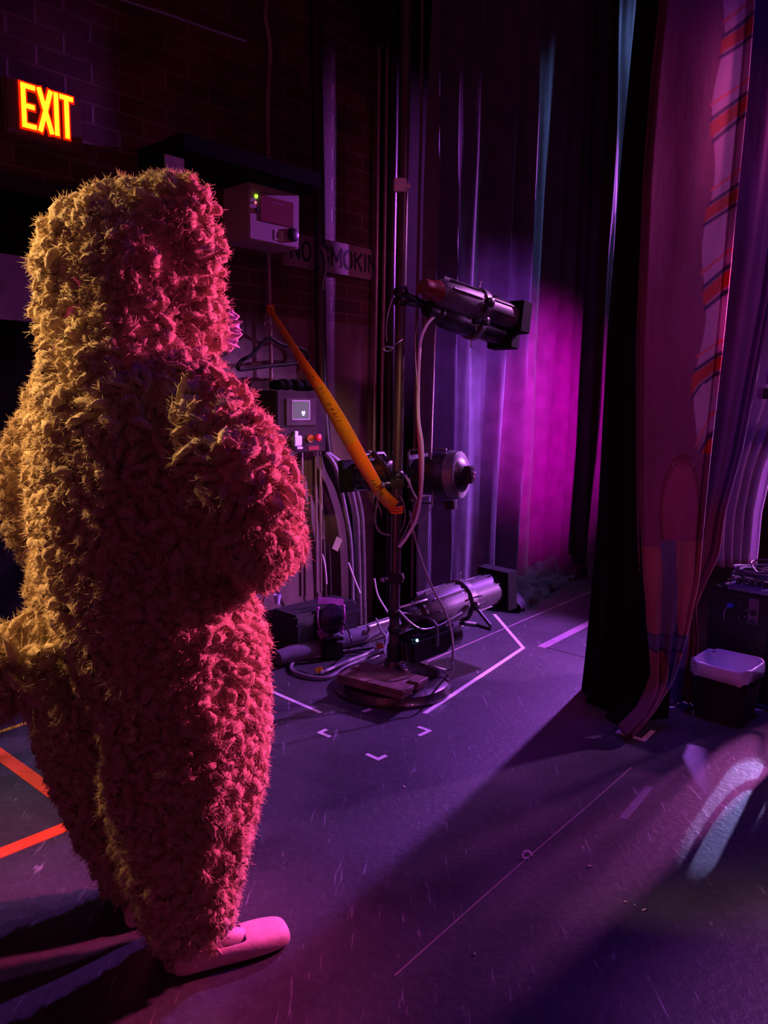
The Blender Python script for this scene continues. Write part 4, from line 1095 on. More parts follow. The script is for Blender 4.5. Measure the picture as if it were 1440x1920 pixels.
# magenta-lit floor flood
c0 = at(620, 1160, Yp + .42); m = frame(c0, Vector((.35, -.9, .15)))
t = thing('flood_light', 'small floor lamp with magenta-lit bracket and dark oval face', 'stage light', mtx=m)
mb = MB(); mb.lathe([(.001, -.07), (.04, -.06), (.055, 0), (.06, .02), (.054, .022), (.001, .018)], axis='X', n=28); mb.v = [(v[0], v[1], v[2] * 1.35) for v in mb.v]; mb.build('housing', M['lens'], t)
vio = mat('magenta_lit_bracket', (.45, .12, .5), .4, .3)  # magenta light on the bracket is put into its colour
mb = MB(); mb.box((.0, 0, .088), (.02, .14, .035), Matrix.Rotation(-.15, 3, 'X'), .003); mb.build('top_flap', vio, t)
mb = MB(); mb.box((.0, -.045, -.07), (.02, .05, .05), Matrix.Rotation(.4, 3, 'X'), .003); mb.build('bottom_flap', vio, t)
for s_ in (-1, 1):
    mb = MB(); mb.tube([(.01, .068 * s_, .06), (.012, .072 * s_, 0), (.01, .055 * s_, -.075)], .005, 8, 3); mb.ball((.01, .068 * s_, .06), .009, 6); mb.ball((.01, .055 * s_, -.075), .009, 6); mb.build('side_arm', vio, t)
mb = MB(); mb.box((0, 0, -.10), (.1, .1, .016), bev=.003); mb.tube([(0, 0, -.1), (0, 0, -.06)], .012); mb.box((0, 0, -(c0.z) * .5 - .06), (.09, .09, max(.02, c0.z - .12))); mb.build('base', M['dark_plastic'], t)
# dark road case behind with two lavender cups
cc = fl(556, 1215); cc = cc + Vector((0.10, -.01, 0))
t = thing('road_case', 'low black road case on the floor behind the costume, by the wall', 'case', cc, ANG)
mb = MB(); mb.box((0, 0, .12), (.44, .2, .24), bev=.012); mb.build('body', M['cabtolex'], t)
mb = MB(); mb.box((0, 0, .19), (.445, .205, .012)); mb.build('lid_edge', M['black_metal'], t)
mb = MB(); mb.tube([(-.04, -.10, .115), (-.01, -.12, .09), (.02, -.12, .095), (.045, -.10, .105)], .003, 6, 3); mb.build('handle', M['grey_metal'], t)
for (x, y, lab) in ((529, 1199, 'small lavender tapered cup, the lower of two behind the costume leg'), (520, 1113, 'small lavender tapered cup, the upper of two behind the costume elbow')):
    q = at(x, y, cc.y - .25)
    if y > 1150:
        g_ = fl(x + 1, 1212); q = g_; zb_ = 0
    mb = MB(); mb.lathe([(.012, 0), (.02, .05), (.0185, .05), (.0105, .002), (.0005, .002)], n=18)
    if y > 1150: q = Vector((fl(x, 1222).x, fl(x, 1222).y, 0)); 
    else: q = Vector((at(x, 1125, cc.y).x, cc.y, .24))
    o = mb.build('paper_cup', mat('lavender_cup', (.5, .42, .75), .5)); o.location = q; tag(o, lab, 'cup')

# floor cables by the stand base
G = 'tangled cables on the floor left of the stand base'
zf = .012
ctube('floor_cable', 'thick cable making the wide loop on the floor left of the stand base', 'cable', [(712, 1214, 'f', .03), (660, 1219, 'f', zf), (610, 1228, 'f', zf), (565, 1236, 'f', zf), (547, 1246, 'f', zf), (549, 1258, 'f', zf), (572, 1267, 'f', zf), (604, 1271, 'f', zf), (625, 1266, 'f', zf), (650, 1250, 'f', zf), (690, 1232, 'f', .03), (722, 1222, 'f', .06)], .009, M['grey_cable'], group=G)
ctube('floor_cable', 'grey cable running straight from the loop up to the pole foot', 'cable', [(600, 1262, 'f', .02), (628, 1250, 'f', .02), (655, 1238, 'f', .02), (690, 1224, 'f', .03), (720, 1205, 'f', .04), (728, 1180, 'f', .06)], .008, M['grey_cable'], group=G)
ctube('floor_cable', 'black cable lying across the felt roll', 'cable', [(512, 1216, 'f', .02), (560, 1224, 'f', .02), (600, 1225, 'f', .02), (650, 1222, 'f', .02), (700, 1215, 'f', .03)], .007, M['rubber'], group=G)
ctube('floor_cable', 'black cable dropping from the small floor lamp over the roll', 'cable', [(641, 1165, Yp + .35), (652, 1180, Yp + .3), (659, 1200, Yp + .22), (660, 1212, 'f', .02)], .005, M['rubber'], group=G)
ctube('floor_cable', 'bluish cable strands bunched beside the pole foot', 'cable', [(690, 1236, 'f', .02), (710, 1228, 'f', .03), (722, 1215, 'f', .04), (724, 1195, 'f', .06), (716, 1184, 'f', .08), (705, 1160, 'f', .12)], .006, M['light_metal'], group=G)
ctube('floor_cable', 'thin cable trailing at the feet of the costume towards the case', 'cable', [(512, 1240, 'f', zf), (555, 1243, 'f', zf), (590, 1238, 'f', zf)], .005, M['rubber'], group=G)
for (x, y, z_, m_, lab) in ((598, 1256, .02, 'yellow_tape', 'yellow tape flag on the cable loop left of the stand base'), (712, 1211, .05, 'orange_plastic', 'small orange tape flag on the cables at the pole foot')):
    q = fl(x, y, z_); mb = MB(); mb.box((0, 0, 0), (.036, .003, .026), Matrix.Rotation(-.4, 3, 'Y'), .0008); mb.box((.012, .001, -.004), (.016, .016, .014), None, .003)
    o = mb.build('tape_flag', M[m_]); o.location = q; tag(o, lab, 'tape flag')

# wire tie knot on the base hub (pink lit coil)
mb = MB(); P = []
for k in range(40):
    a = k * .8; P.append((.016 * math.cos(a) + .03 * k / 40, .012 * math.sin(a) - .01 * k / 40, .0 + .05 * (1 - k / 40)))
mb.tube(P, .0045, 6, 2); o = mb.build('wire_coil', M['light_metal']); o.location = bc + Vector((.035, -.055, .085)); tag(o, 'small twisted coil of wire glowing pink at the foot of the pole', 'wire')

# ------------------------------------------------------------------ flagging ribbon from conduit to pole
pts = [(508, 578, 8), (512, 592, 9), (522, 606, 11), (560, 668, 16), (600, 728, 21), (640, 796, 25), (680, 868, 28), (712, 922, 27), (728, 940, 27), (740, 950, 26)]
D0 = wall(508, 585, .1).y; D1 = Yp - .03
n = len(pts); mb = MB(); vs = []; segs = []
NS = 12
path = []
for i in range(n - 1):
    for k in range(NS):
        f = k / NS
        path.append([pts[i][j] * (1 - f) + pts[i + 1][j] * f for j in range(3)])
path.append(list(pts[-1]))
total = len(path)
base = None; V = []
for i, (x, y, w) in enumerate(path):
    a = path[max(i - 1, 0)]; b = path[min(i + 1, total - 1)]
    dx, dy = b[0] - a[0], b[1] - a[1]; L_ = math.hypot(dx, dy) or 1
    nx, ny = -dy / L_, dx / L_
    t_ = (x - 508) / (740 - 508); dep = D0 + (D1 - D0) * t_
    w2 = w / 2 * (1 - .12 * math.sin(t_ * 9))
    p = at(x + nx * w2, y + ny * w2, dep + .02); q = at(x - nx * w2, y - ny * w2, dep - .02)
    V += [p, q]
base = V[0].copy()
for i in range(total - 1):
    y = path[i][1]
    mb.cur = 1 if (665 < y < 722 or 828 < y < 896) else 0
    mb.add([V[2 * i] - base, V[2 * i + 1] - base, V[2 * i + 3] - base, V[2 * i + 2] - base], [(0, 1, 2, 3)])
rb = mb.build('flagging_ribbon', [M['ribbon_yellow'], M['ribbon_orange']]); rb.location = base
md = rb.modifiers.new('t', 'SOLIDIFY'); md.thickness = .001
tag(rb, 'amber and orange flagging ribbon stretched from the conduit down to the pole', 'ribbon')
# handwriting strokes
rr = random.Random(4); mb = MB()
def rpt(s, c):
    i = int(s); f = s - i; A = V[2 * i].lerp(V[2 * i + 2], f); B = V[2 * i + 1].lerp(V[2 * i + 3], f)
    p = A.lerp(B, c); nrm = (V[2 * i + 2] - V[2 * i]).cross(V[2 * i + 1] - V[2 * i]).normalized()
    if nrm.dot(CP - p) < 0: nrm = -nrm
    return p + nrm * .0022 - base
for (ya, yb) in ((695, 725), (728, 748), (752, 800), (896, 930)):
    idx = [i for i in range(total) if ya <= path[i][1] <= yb]
    s = idx[0] + 0.0
    while s < idx[-1] - 1:
        a = rr.uniform(.28, .4); b = rr.uniform(.6, .75)
        mb.tube([rpt(s, a), rpt(s + rr.uniform(.2, .9), b)], .0011, 4)
        if rr.random() < .6: mb.tube([rpt(s, (a + b) / 2), rpt(s + .9, (a + b) / 2 + rr.uniform(-.1, .1))], .0011, 4)
        s += rr.uniform(1.1, 1.6)
o = mb.build('handwriting', M['ink'], rb)
# knots
mb = MB()
q = wall(508, 582, .07); 
for k in range(3): mb.tube([(-.014, -.012, .02 - .014 * k), (0, -.022, .016 - .014 * k), (.014, -.012, .018 - .014 * k), (.0, .012, .016 - .014 * k), (-.014, -.012, .02 - .014 * k)], .006, 6, 4)
o = mb.build('upper_knot', M['ribbon_orange'], rb, world=True)
o.matrix_basis = Matrix.Translation(q)
mb = MB()
for k in range(3): mb.tube([(-.026, -.012, .014 - .012 * k), (0, -.030, .01 - .012 * k), (.026, -.010, .014 - .012 * k), (0, .028, .01 - .012 * k), (-.026, -.012, .014 - .012 * k)], .005, 6, 4)
o = mb.build('lower_knot', M['ribbon_orange'], rb, world=True); o.matrix_basis = Matrix.Translation(polept(955))

# ================================================================== SPEAKER CABINET, CABLE COIL, WASTEBASKET
cb1 = fl(1432, 1322)                      # front lower right corner
cb0 = fl(1316, 1292)
xd = (cb1 - cb0); xd.z = 0; Wc = xd.length; xd.normalize()
yd = Vector((-xd.y, xd.x, 0))             # away
Hc = at(1440, 1112, cb1.y + .05).z
m = Matrix((xd, yd, Vector((0, 0, 1)))).transposed().to_4x4(); m.translation = cb0
t = thing('speaker_cabinet', 'black speaker cabinet with a knob panel on top at the right edge', 'speaker', mtx=m)
Dc = .38
mb = MB(); mb.box((Wc / 2, Dc / 2, Hc / 2), (Wc, Dc, Hc - .0), bev=.012); mb.build('cabinet', M['cabtolex'], t)
mb = MB(); mb.box((Wc * .62, .055, Hc + .012), (Wc * .7, .1, .02), Matrix.Rotation(.22, 3, 'X'), .003); pn = mb.build('control_panel', M['panel_blue'], t)
for k in range(5):
    x = Wc * (.40 + .105 * k)
    mb = MB(); mb.lathe([(.0125, 0), (.0115, .022), (.0105, .024)], (x, .05, Hc + .02), 'Z', 14); kn = mb.build('control_knob', M['knob'], pn)
    mb = MB(); mb.lathe([(.0085, 0), (.0085, .002)], (x, .05, Hc + .044), 'Z', 12); 
    o = mb.build('knob_cap', M['light_metal'], pn)
mb = MB(); mb.box((Wc * .72, -.002, Hc - .085), (.042, .006, .115), bev=.002); op = mb.build('outlet_plate', mat('outlet_plate', (.2, .16, .2), .5), t)
for k in (-.002, -.045):
    mb = MB(); mb.lathe([(.016, -.006), (.016, -.008), (.0005, -.008)], (Wc * .72, 0, Hc - .088 + k), 'Y', 16); mb.build('outlet', M['dark_plastic'], op)
mb = MB(); mb.ball((Wc * .36, -.008, Hc - .075), .013, 8, (1.3, 1, .9)); mb.build('blue_plug', M['blue_plastic'], t)
mb = MB(); mb.tube([(Wc * .34, -.012, Hc - .08), (Wc * .30, -.025, Hc - .1), (Wc * .29, -.02, Hc - .14)], .004, 6, 4); mb.build('plug_cable', M['grey_cable'], t)
for (x, z) in ((.52, .07), (.5, .12), (.61, .085), (.6, .115)):
    mb = MB(); mb.ball((Wc * x, -.002, Hc - z), .004, 6); mb.build('screw', M['light_metal'], t)
mb = MB(); mb.tube([(Wc * .6, .07, Hc + .02), (Wc * .57, .0, Hc + .035)], .0015, 5); mb.build('lever', M['light_metal'], t)
# coil of cable on top
cq = m @ Vector((Wc * .72, .22, Hc)); mb = MB(); P = []
for k in range(150):
    a = k * 2 * PI / 26; r_ = .135 + .012 * math.sin(k * .37); P.append((r_ * math.cos(a) * 1.15, r_ * math.sin(a) * .85, .010 + .011 * (k / 26) + .004 * math.sin(k * .9)))
mb.tube(P, .0065, 7, 2); mb.tube([P[-1], Vector(P[-1]) + Vector((-.03, .02, .05)), (-.06, .02, .11), (-.10, .0, .10), (-.07, -.01, .06), (-.03, 0, .07)], .004, 6, 5)
o = mb.build('cable_coil', mat('bluish_cable', (.06, .06, .09), .32)); o.location = cq; tag(o, 'coil of dark cable lying on top of the black speaker cabinet', 'cable')
ctube('floor_cable', 'upper thin black cable on the lit floor beside the speaker cabinet', 'cable', [(1424, 1308, 'f', .01), (1440, 1318, 'f', .01), (1480, 1336, 'f', .01)], .007, M['rubber'], group='thin cables at the right edge')
ctube('floor_cable', 'lower thin black cable on the lit floor beside the speaker cabinet', 'cable', [(1412, 1320, 'f', .01), (1430, 1327, 'f', .01), (1480, 1340, 'f', .01)], .006, M['rubber'], group='thin cables at the right edge')

# wastebasket
br = fl(1388, 1367); bl = fl(1296, 1340)
xd = (br - bl); xd.z = 0; Wb = xd.length; xd.normalize(); yd = Vector((-xd.y, xd.x, 0))
Hb = at(1405, 1262, br.y).z
m = Matrix((xd, yd, Vector((0, 0, 1)))).transposed().to_4x4(); m.translation = bl + xd * Wb / 2 + yd * .09
t = thing('wastebasket', 'small black wastebasket with a translucent bag, tinted as if blue-lit, folded over its rim', 'wastebasket', mtx=m)
def rrect(a, b, r, z, n=6):
    out = []
    for cx, cy, a0 in ((a - r, b - r, 0), (-a + r, b - r, PI / 2), (-a + r, -b + r, PI), (a - r, -b + r, 1.5 * PI)):
        for k in range(n + 1):
            q = a0 + PI / 2 * k / n; out.append(Vector((cx + r * math.cos(q), cy + r * math.sin(q), z)))
    return out
def loft(rings, closed=True):
    vs = []; fs = []; n = len(rings[0])
    for r_ in rings: vs += r_
    for i in range(len(rings) - 1):
        for k in range(n):
            k2 = (k + 1) % n; fs.append((i * n + k, i * n + k2, (i + 1) * n + k2, (i + 1) * n + k))
    return vs, fs
wa, wb_ = Wb / 2, .09
R_ = [rrect(wa, wb_, .03, 0.0), rrect(wa * 1.14, wb_ * 1.22, .035, Hb), rrect(wa * 1.14 - .004, wb_ * 1.22 - .004, .033, Hb), rrect(wa - .004, wb_ - .004, .028, .004)]
vs, fs = loft(R_); nR = len(R_[0]); fs.append(tuple(range(nR))[::-1]); fs.append(tuple(3 * nR + k for k in range(nR)))
mb = MB(); mb.add(vs, fs); mb.build('bucket', M['bin'], t)
rings = []
spec = [(-.040, -.20), (-.022, -.08), (-.006, .004), (.000, .014), (.007, .009), (.008, -.012), (.008, -.032), (.007, -.046)]
for j, (o_, z_) in enumerate(spec):
    rg = rrect(wa * 1.14 + o_, wb_ * 1.22 + o_, .036 + o_, Hb + z_, 14)
    for k, v in enumerate(rg):
        nn = noise.noise(Vector((k * .35, j * .9, 2))) 
        d_ = Vector((v.x, v.y, 0)).normalized()
        v += d_ * nn * .006 * (1 if j > 1 else .4)
        v.z += .010 * noise.noise(Vector((k * .12, 5, 1))) + (.018 * noise.noise(Vector((k * .18, 9, 1))) if j >= 6 else 0) - (.03 * max(0, noise.noise(Vector((k * .09 + 3, 2, 1)))) if j == 7 else 0)
    rings.append(rg)
vs, fs = loft(rings); mb = MB(); mb.add(vs, fs); ln = mb.build('bag', M['liner'], t)
md = ln.modifiers.new('s', 'SUBSURF'); md.levels = 1; md.render_levels = 1

# small bright fitting on the dark floor between hem and wastebasket
mb = MB(); mb.ball((0, 0, .006), .006, 6, (1, 1, .8)); mb.cyl((0, 0, 0), (0, 0, .006), .009); o = mb.build('floor_screw', M['light_metal']); o.location = fl(1277, 1317); tag(o, 'tiny metal screw head glinting on the dark floor left of the wastebasket', 'screw')
# unseen tall case, added right of the frame to shade the foreground floor
t = thing('road_case', 'tall black case added outside the frame to shade the foreground floor', 'case', (1.745, 2.78, 0), math.radians(-45))
mb = MB(); mb.box((0, 0, .6), (.25, .22, 1.0), bev=.015); mb.build('body', M['cabtolex'], t)
mb = MB(); mb.box((0, 0, .62), (.256, .226, .02)); mb.build('lid_edge', M['grey_metal'], t)
for sx in (-1, 1):
    for sy in (-1, 1):
        mb = MB(); mb.lathe([(.045, -.015), (.045, .015)], (sx * .08, sy * .06, .045), 'Y', 18); mb.box((sx * .08, sy * .06, .09), (.06, .05, .02)); mb.build('wheel', M['rubber'], t)
mb = MB(); mb.tube([(1.80, 2.86, .95), (1.70, 2.98, .62), (1.66, 3.08, .30), (1.74, 3.20, .21), (1.84, 3.22, .20), (1.92, 3.15, .30), (1.98, 3.2, .05), (2.1, 3.3, .01)], .008, 8, 6)
o = mb.build('beam_shadow_cable', M['rubber']); tag(o, 'black cable added outside the right edge to shadow the pale blue beam', 'cable')  # unseen cable, added across the pale blue beam for its shadow
# ================================================================== PERSON IN THE FLEECE COSTUME
FG = fl(322, 1836)                        # right heel
FY = FG.y
fdir = Vector((.80, .60, 0)).normalized() # the way the figure faces
ldir = Vector((-.60, .80, 0))             # its left
fg2 = fl(240, 1742)
ctr = (FG + fg2) / 2; ctr.z = 0
Yb = ctr.y + .05
def S3(px, py, dY, r):
    return at(px, py, Yb + dY), r * mpp(px, py, Yb + dY)
balls = []
def chain(seq, n=5):
    for a, b in zip(seq, seq[1:]):
        for k in range(n):
            f = k / n; q = [a[j] * (1 - f) + b[j] * f for j in range(4)]
            balls.append(S3(*q))
    balls.append(S3(*seq[-1]))
# hood
chain([(185, 500, .02, 112), (210, 445, .0, 88)], 2)
chain([(210, 430, .0, 66), (285, 405, .0, 68), (345, 388, .0, 50)], 3)
chain([(345, 395, .0, 50), (358, 470, .02, 58), (352, 560, .03, 66), (360, 630, .02, 56)], 4)
chain([(250, 500, .02, 125), (240, 580, .02, 130), (235, 660, .0, 128)], 4)
chain([(160, 560, .0, 82), (160, 650, -.02, 78)], 3)
# torso
chain([(235, 700, .0, 145), (245, 820, .0, 175), (250, 960, .0, 178), (265, 1090, .0, 172), (310, 1210, .0, 170)], 5)
chain([(140, 1100, .02, 78), (150, 1180, .04, 92), (160, 1300, .06, 88)], 4)
# near (right) arm
chain([(345, 745, -.06, 80), (400, 810, -.13, 88), (450, 900, -.17, 95), (470, 980, -.17, 84), (490, 1030, -.12, 62), (480, 1060, -.02, 48)], 5)
chain([(470, 1000, -.15, 70), (520, 1010, .02, 48), (520, 1030, .12, 42)], 4)
chain([(300, 800, -.08, 80), (330, 930, -.12, 85), (380, 1010, -.12, 60)], 4)
# far (left) arm
chain([(120, 760, .10, 62), (75, 840, .14, 55), (45, 900, .16, 52), (70, 985, .18, 50), (105, 1050, .2, 44)], 5)
# legs
chain([(330, 1210, .0, 168), (352, 1330, -.03, 150), (350, 1450, -.05, 146), (345, 1560, -.06, 122), (352, 1660, -.06, 92), (358, 1735, -.04, 68), (364, 1772, -.03, 46)], 6)
chain([(170, 1240, .08, 105), (160, 1340, .10, 92), (185, 1450, .12, 82), (225, 1560, .14, 68), (255, 1640, .15, 50), (260, 1682, .15, 36)], 6)
def icos(bm, c, r):
    g = bmesh.ops.create_icosphere(bm, subdivisions=2, radius=r)
    for v in g['verts']: v.co += c
bm = bmesh.new()
for c, r in balls: icos(bm, c - ctr, max(r - .004, .01))
me = bpy.data.meshes.new('tmp'); bm.to_mesh(me); bm.free()
tmp = bpy.data.objects.new('tmp', me); COL.objects.link(tmp)
md = tmp.modifiers.new('r', 'REMESH'); md.mode = 'VOXEL'; md.voxel_size = .014
md = tmp.modifiers.new('s', 'SMOOTH'); md.factor = .6; md.iterations = 6
bpy.context.view_layer.update()
dg = bpy.context.evaluated_depsgraph_get()
shell = bpy.data.meshes.new_from_object(tmp.evaluated_get(dg))
bpy.data.objects.remove(tmp)
hc = at(262, 540, Yb + .03) - ctr          # middle of the head
fv = np.array(fdir)
nv = len(shell.vertices); co = np.empty(nv * 3); shell.vertices.foreach_get('co', co); co = co.reshape(-1, 3)

P = thing('person', 'person seen from behind in a fluffy cream fleece costume with hood and pompom tail', 'person', ctr)
FURM = bpy.data.materials.new('cream_curly_fleece'); FURM.use_nodes = True
def fur_mat(m):
    nt = m.node_tree; b = nt.nodes['Principled BSDF']; L = nt.links.new
    tc = nt.nodes.new('ShaderNodeTexCoord')
    nz = nt.nodes.new('ShaderNodeTexNoise'); nz.inputs['Scale'].default_value = 60; nz.inputs['Detail'].default_value = 6
    L(tc.outputs['Object'], nz.inputs['Vector'])
    n2 = nt.nodes.new('ShaderNodeTexNoise'); n2.inputs['Scale'].default_value = 420; n2.inputs['Detail'].default_value = 4
    L(tc.outputs['Object'], n2.inputs['Vector'])
    cr = nt.nodes.new('ShaderNodeValToRGB'); cr.color_ramp.elements[0].position = .3; cr.color_ramp.elements[0].color = (.58, .44, .30, 1); cr.color_ramp.elements[1].position = .75; cr.color_ramp.elements[1].color = (.80, .66, .48, 1)
    L(nz.outputs['Fac'], cr.inputs['Fac']); L(cr.outputs['Color'], b.inputs['Base Color'])
    b.inputs['Roughness'].default_value = .85; b.inputs['Specular IOR Level'].default_value = .15
    b.inputs['Sheen Weight'].default_value = .35; b.inputs['Sheen Roughness'].default_value = .5
    bp = nt.nodes.new('ShaderNodeBump'); bp.inputs['Strength'].default_value = .8; bp.inputs['Distance'].default_value = .003
    L(n2.outputs['Fac'], bp.inputs['Height']); L(bp.outputs['Normal'], b.inputs['Normal'])
    tr = nt.nodes.new('ShaderNodeBsdfTranslucent'); L(cr.outputs['Color'], tr.inputs['Color']); L(bp.outputs['Normal'], tr.inputs['Normal'])
    mx = nt.nodes.new('ShaderNodeMixShader'); mx.inputs[0].default_value = .28
    L(b.outputs[0], mx.inputs[1]); L(tr.outputs[0], mx.inputs[2]); L(mx.outputs[0], nt.nodes['Material Output'].inputs['Surface'])
fur_mat(FURM)

def tuft_mesh(pos, nrm, length, width, seed, flow=None, nseg=4, nside=6, strands=32, curl=1.0, fuzz=.017):
    rng = np.random.default_rng(seed)
    n = len(pos)
    rnd = rng.normal(size=(n, 3)); tan = rnd - nrm * (rnd * nrm).sum(1, keepdims=True); tan /= np.linalg.norm(tan, axis=1, keepdims=True) + 1e-9
    if flow is not None:
        fl_ = flow - nrm * (flow * nrm).sum(1, keepdims=True)
        tan = tan * .75 + fl_; tan /= np.linalg.norm(tan, axis=1, keepdims=True) + 1e-9
    bit = np.cross(nrm, tan)
    Ls = (length * rng.uniform(.6, 1.35, n))[:, None]; Ws = (width * rng.uniform(.6, 1.35, n))[:, None]
    lean = rng.uniform(.5, 1.7, n)[:, None] * curl
    side = rng.normal(0, .35, n)[:, None]
    def centre(t, lean_=lean, side_=side, L_=Ls):
        # arc that leaves along the normal and curls over into the flow
        a = t * (1.2 * lean_ + .35)
        up = np.sin(a) / (1.2 * lean_ + .35); ov = (1 - np.cos(a)) / (1.2 * lean_ + .35)
        return nrm * up * L_ + tan * (ov * 1.35 + .05 * t) * L_ + bit * side_ * t * t * L_
    V = []; Fq = []
    ts = np.linspace(0, 1, nseg + 1)
    prof = np.array([.8, 1.05, 1.12, .95, .42]) if nseg == 4 else np.interp(ts, [0, .3, .7, 1], [.7, 1, .8, .2])
    verts = np.empty((n, (nseg + 1) * nside, 3))
    phase = rng.uniform(0, 2 * np.pi, n)[:, None]
    for i, t in enumerate(ts):
        c = centre(t); d = centre(min(t + .02, 1.02)) - centre(t - .02)
        d /= np.linalg.norm(d, axis=1, keepdims=True) + 1e-9
        s1 = np.cross(d, tan + nrm * .3); s1 /= np.linalg.norm(s1, axis=1, keepdims=True) + 1e-9
        s2 = np.cross(d, s1)
        for k in range(nside):
            a = 2 * np.pi * k / nside
            rad = Ws * prof[i] * (1 + .22 * np.sin(phase + k * 2.4 + i * 1.9) + rng.normal(0, .10, n)[:, None])
            verts[:, i * nside + k] = pos + c + s1 * np.cos(a) * rad + s2 * np.sin(a) * rad * .8
    m = (nseg + 1) * nside
    q = []
    for i in range(nseg):
        for k in range(nside):
            k2 = (k + 1) % nside
            q.append((i * nside + k, i * nside + k2, (i + 1) * nside + k2, (i + 1) * nside + k))
    q = np.array(q)
    allv = [verts.reshape(-1, 3)]; allq = [(q[None] + (np.arange(n) * m)[:, None, None]).reshape(-1, 4)]
    off = n * m
    # tip caps are left to the closing ring; fine hairs around every lock
    for s in range(strands):
        # fine fibres leave the skin of each lock and stray outwards
        t0 = rng.uniform(.25, 1.0, n)[:, None]
        a0 = t0 * (1.2 * lean + .35); kk = 1.2 * lean + .35
        c0 = nrm * (np.sin(a0) / kk) * Ls + tan * ((1 - np.cos(a0)) / kk * 1.35 + .05 * t0) * Ls + bit * side * t0 * t0 * Ls
        ax_ = nrm * np.cos(a0) + tan * np.sin(a0)
        rd = rng.normal(size=(n, 3)) + nrm * .5; rd -= ax_ * (rd * ax_).sum(1, keepdims=True) * .7; rd /= np.linalg.norm(rd, axis=1, keepdims=True) + 1e-9
        wv = rng.normal(size=(n, 3)); wv /= np.linalg.norm(wv, axis=1, keepdims=True) + 1e-9
        hl = (rng.uniform(.35, .75, n)[:, None]) * fuzz
        wd = np.cross(rd, wv); wd /= np.linalg.norm(wd, axis=1, keepdims=True) + 1e-9
        vv = np.empty((n, 6, 3))
        for i, (t, ww) in enumerate(((0., .0009), (.5, .0007), (1., .0002))):
            c = pos + c0 + rd * Ws * .75 + (rd * .8 + ax_ * .6) * hl * t + wv * hl * .45 * t * t
            vv[:, 2 * i] = c - wd * ww; vv[:, 2 * i + 1] = c + wd * ww
        qq = np.array([(0, 1, 3, 2), (2, 3, 5, 4)])
        allv.append(vv.reshape(-1, 3)); allq.append((qq[None] + (np.arange(n) * 6)[:, None, None]).reshape(-1, 4) + off); off += n * 6
    return np.concatenate(allv), np.concatenate(allq)
def np_mesh(name, v, q, m, parent, extra=None):
    nq = len(q); nvv = len(v)
    me = bpy.data.meshes.new(name)
    if extra is not None:
        ev, ef = extra; v = np.concatenate([v, ev]); ef = ef + nvv
    tot = nq * 4 + (0 if extra is None else ef.size)
    me.vertices.add(len(v)); me.vertices.foreach_set('co', v.astype(np.float32).ravel())
    if extra is None:
        loops = q.ravel(); starts = np.arange(nq) * 4
    else:
        loops = np.concatenate([q.ravel(), ef.ravel()]); starts = np.concatenate([np.arange(nq) * 4, nq * 4 + np.arange(len(ef)) * 3])
    me.loops.add(len(loops)); me.loops.foreach_set('vertex_index', loops.astype(np.int32))
    me.polygons.add(len(starts)); me.polygons.foreach_set('loop_start', starts.astype(np.int32))
    me.update(calc_edges=True); me.validate()
    me.polygons.foreach_set('use_smooth', np.ones(len(me.polygons), dtype=bool))
    me.materials.append(m)
    o = bpy.data.objects.new(name, me); COL.objects.link(o); o.parent = parent
    return o
def sample(me, spacing, seed, keep):
    me.calc_loop_triangles()
    nt_ = len(me.loop_triangles); tri = np.empty(nt_ * 3, dtype=np.int32); me.loop_triangles.foreach_get('vertices', tri); tri = tri.reshape(-1, 3)
    vn = len(me.vertices); c = np.empty(vn * 3); me.vertices.foreach_get('co', c); c = c.reshape(-1, 3)
    nn = np.empty(vn * 3); me.vertex_normals.foreach_get('vector', nn); nn = nn.reshape(-1, 3)
    A, B, C = c[tri[:, 0]], c[tri[:, 1]], c[tri[:, 2]]
    ar = np.linalg.norm(np.cross(B - A, C - A), axis=1) / 2
    rng = np.random.default_rng(seed)
    N_ = int(ar.sum() / (spacing ** 2) * 5)
    idx = rng.choice(nt_, N_, p=ar / ar.sum()); u = rng.random(N_); v = rng.random(N_); f = u + v > 1; u[f] = 1 - u[f]; v[f] = 1 - v[f]
    p = A[idx] + (B - A)[idx] * u[:, None] + (C - A)[idx] * v[:, None]
    q = nn[tri[idx, 0]] * (1 - u - v)[:, None] + nn[tri[idx, 1]] * u[:, None] + nn[tri[idx, 2]] * v[:, None]
    q /= np.linalg.norm(q, axis=1, keepdims=True) + 1e-9
    # blue-noise thinning on a hash grid
    cells = {}; ok = []
    for i in range(N_):
        k = tuple((p[i] // spacing).astype(int)); bad = False
        for dx in (-1, 0, 1):
            for dy in (-1, 0, 1):
                for dz in (-1, 0, 1):
                    for j in cells.get((k[0] + dx, k[1] + dy, k[2] + dz), ()):
                        d = p[i] - p[j]
                        if d[0] * d[0] + d[1] * d[1] + d[2] * d[2] < spacing * spacing: bad = True; break
                    if bad: break
                if bad: break
            if bad: break
        if not bad: cells.setdefault(k, []).append(i); ok.append(i)
    p = p[ok]; q = q[ok]; kk = keep(p)
    return p[kk], q[kk]
fc = np.array(hc)
def facecone(p):
    d = p - fc; r = np.linalg.norm(d, axis=1) + 1e-9
    return ((d @ fv) / r > .80) & (np.abs(d[:, 2]) < .2) & (r < .45)
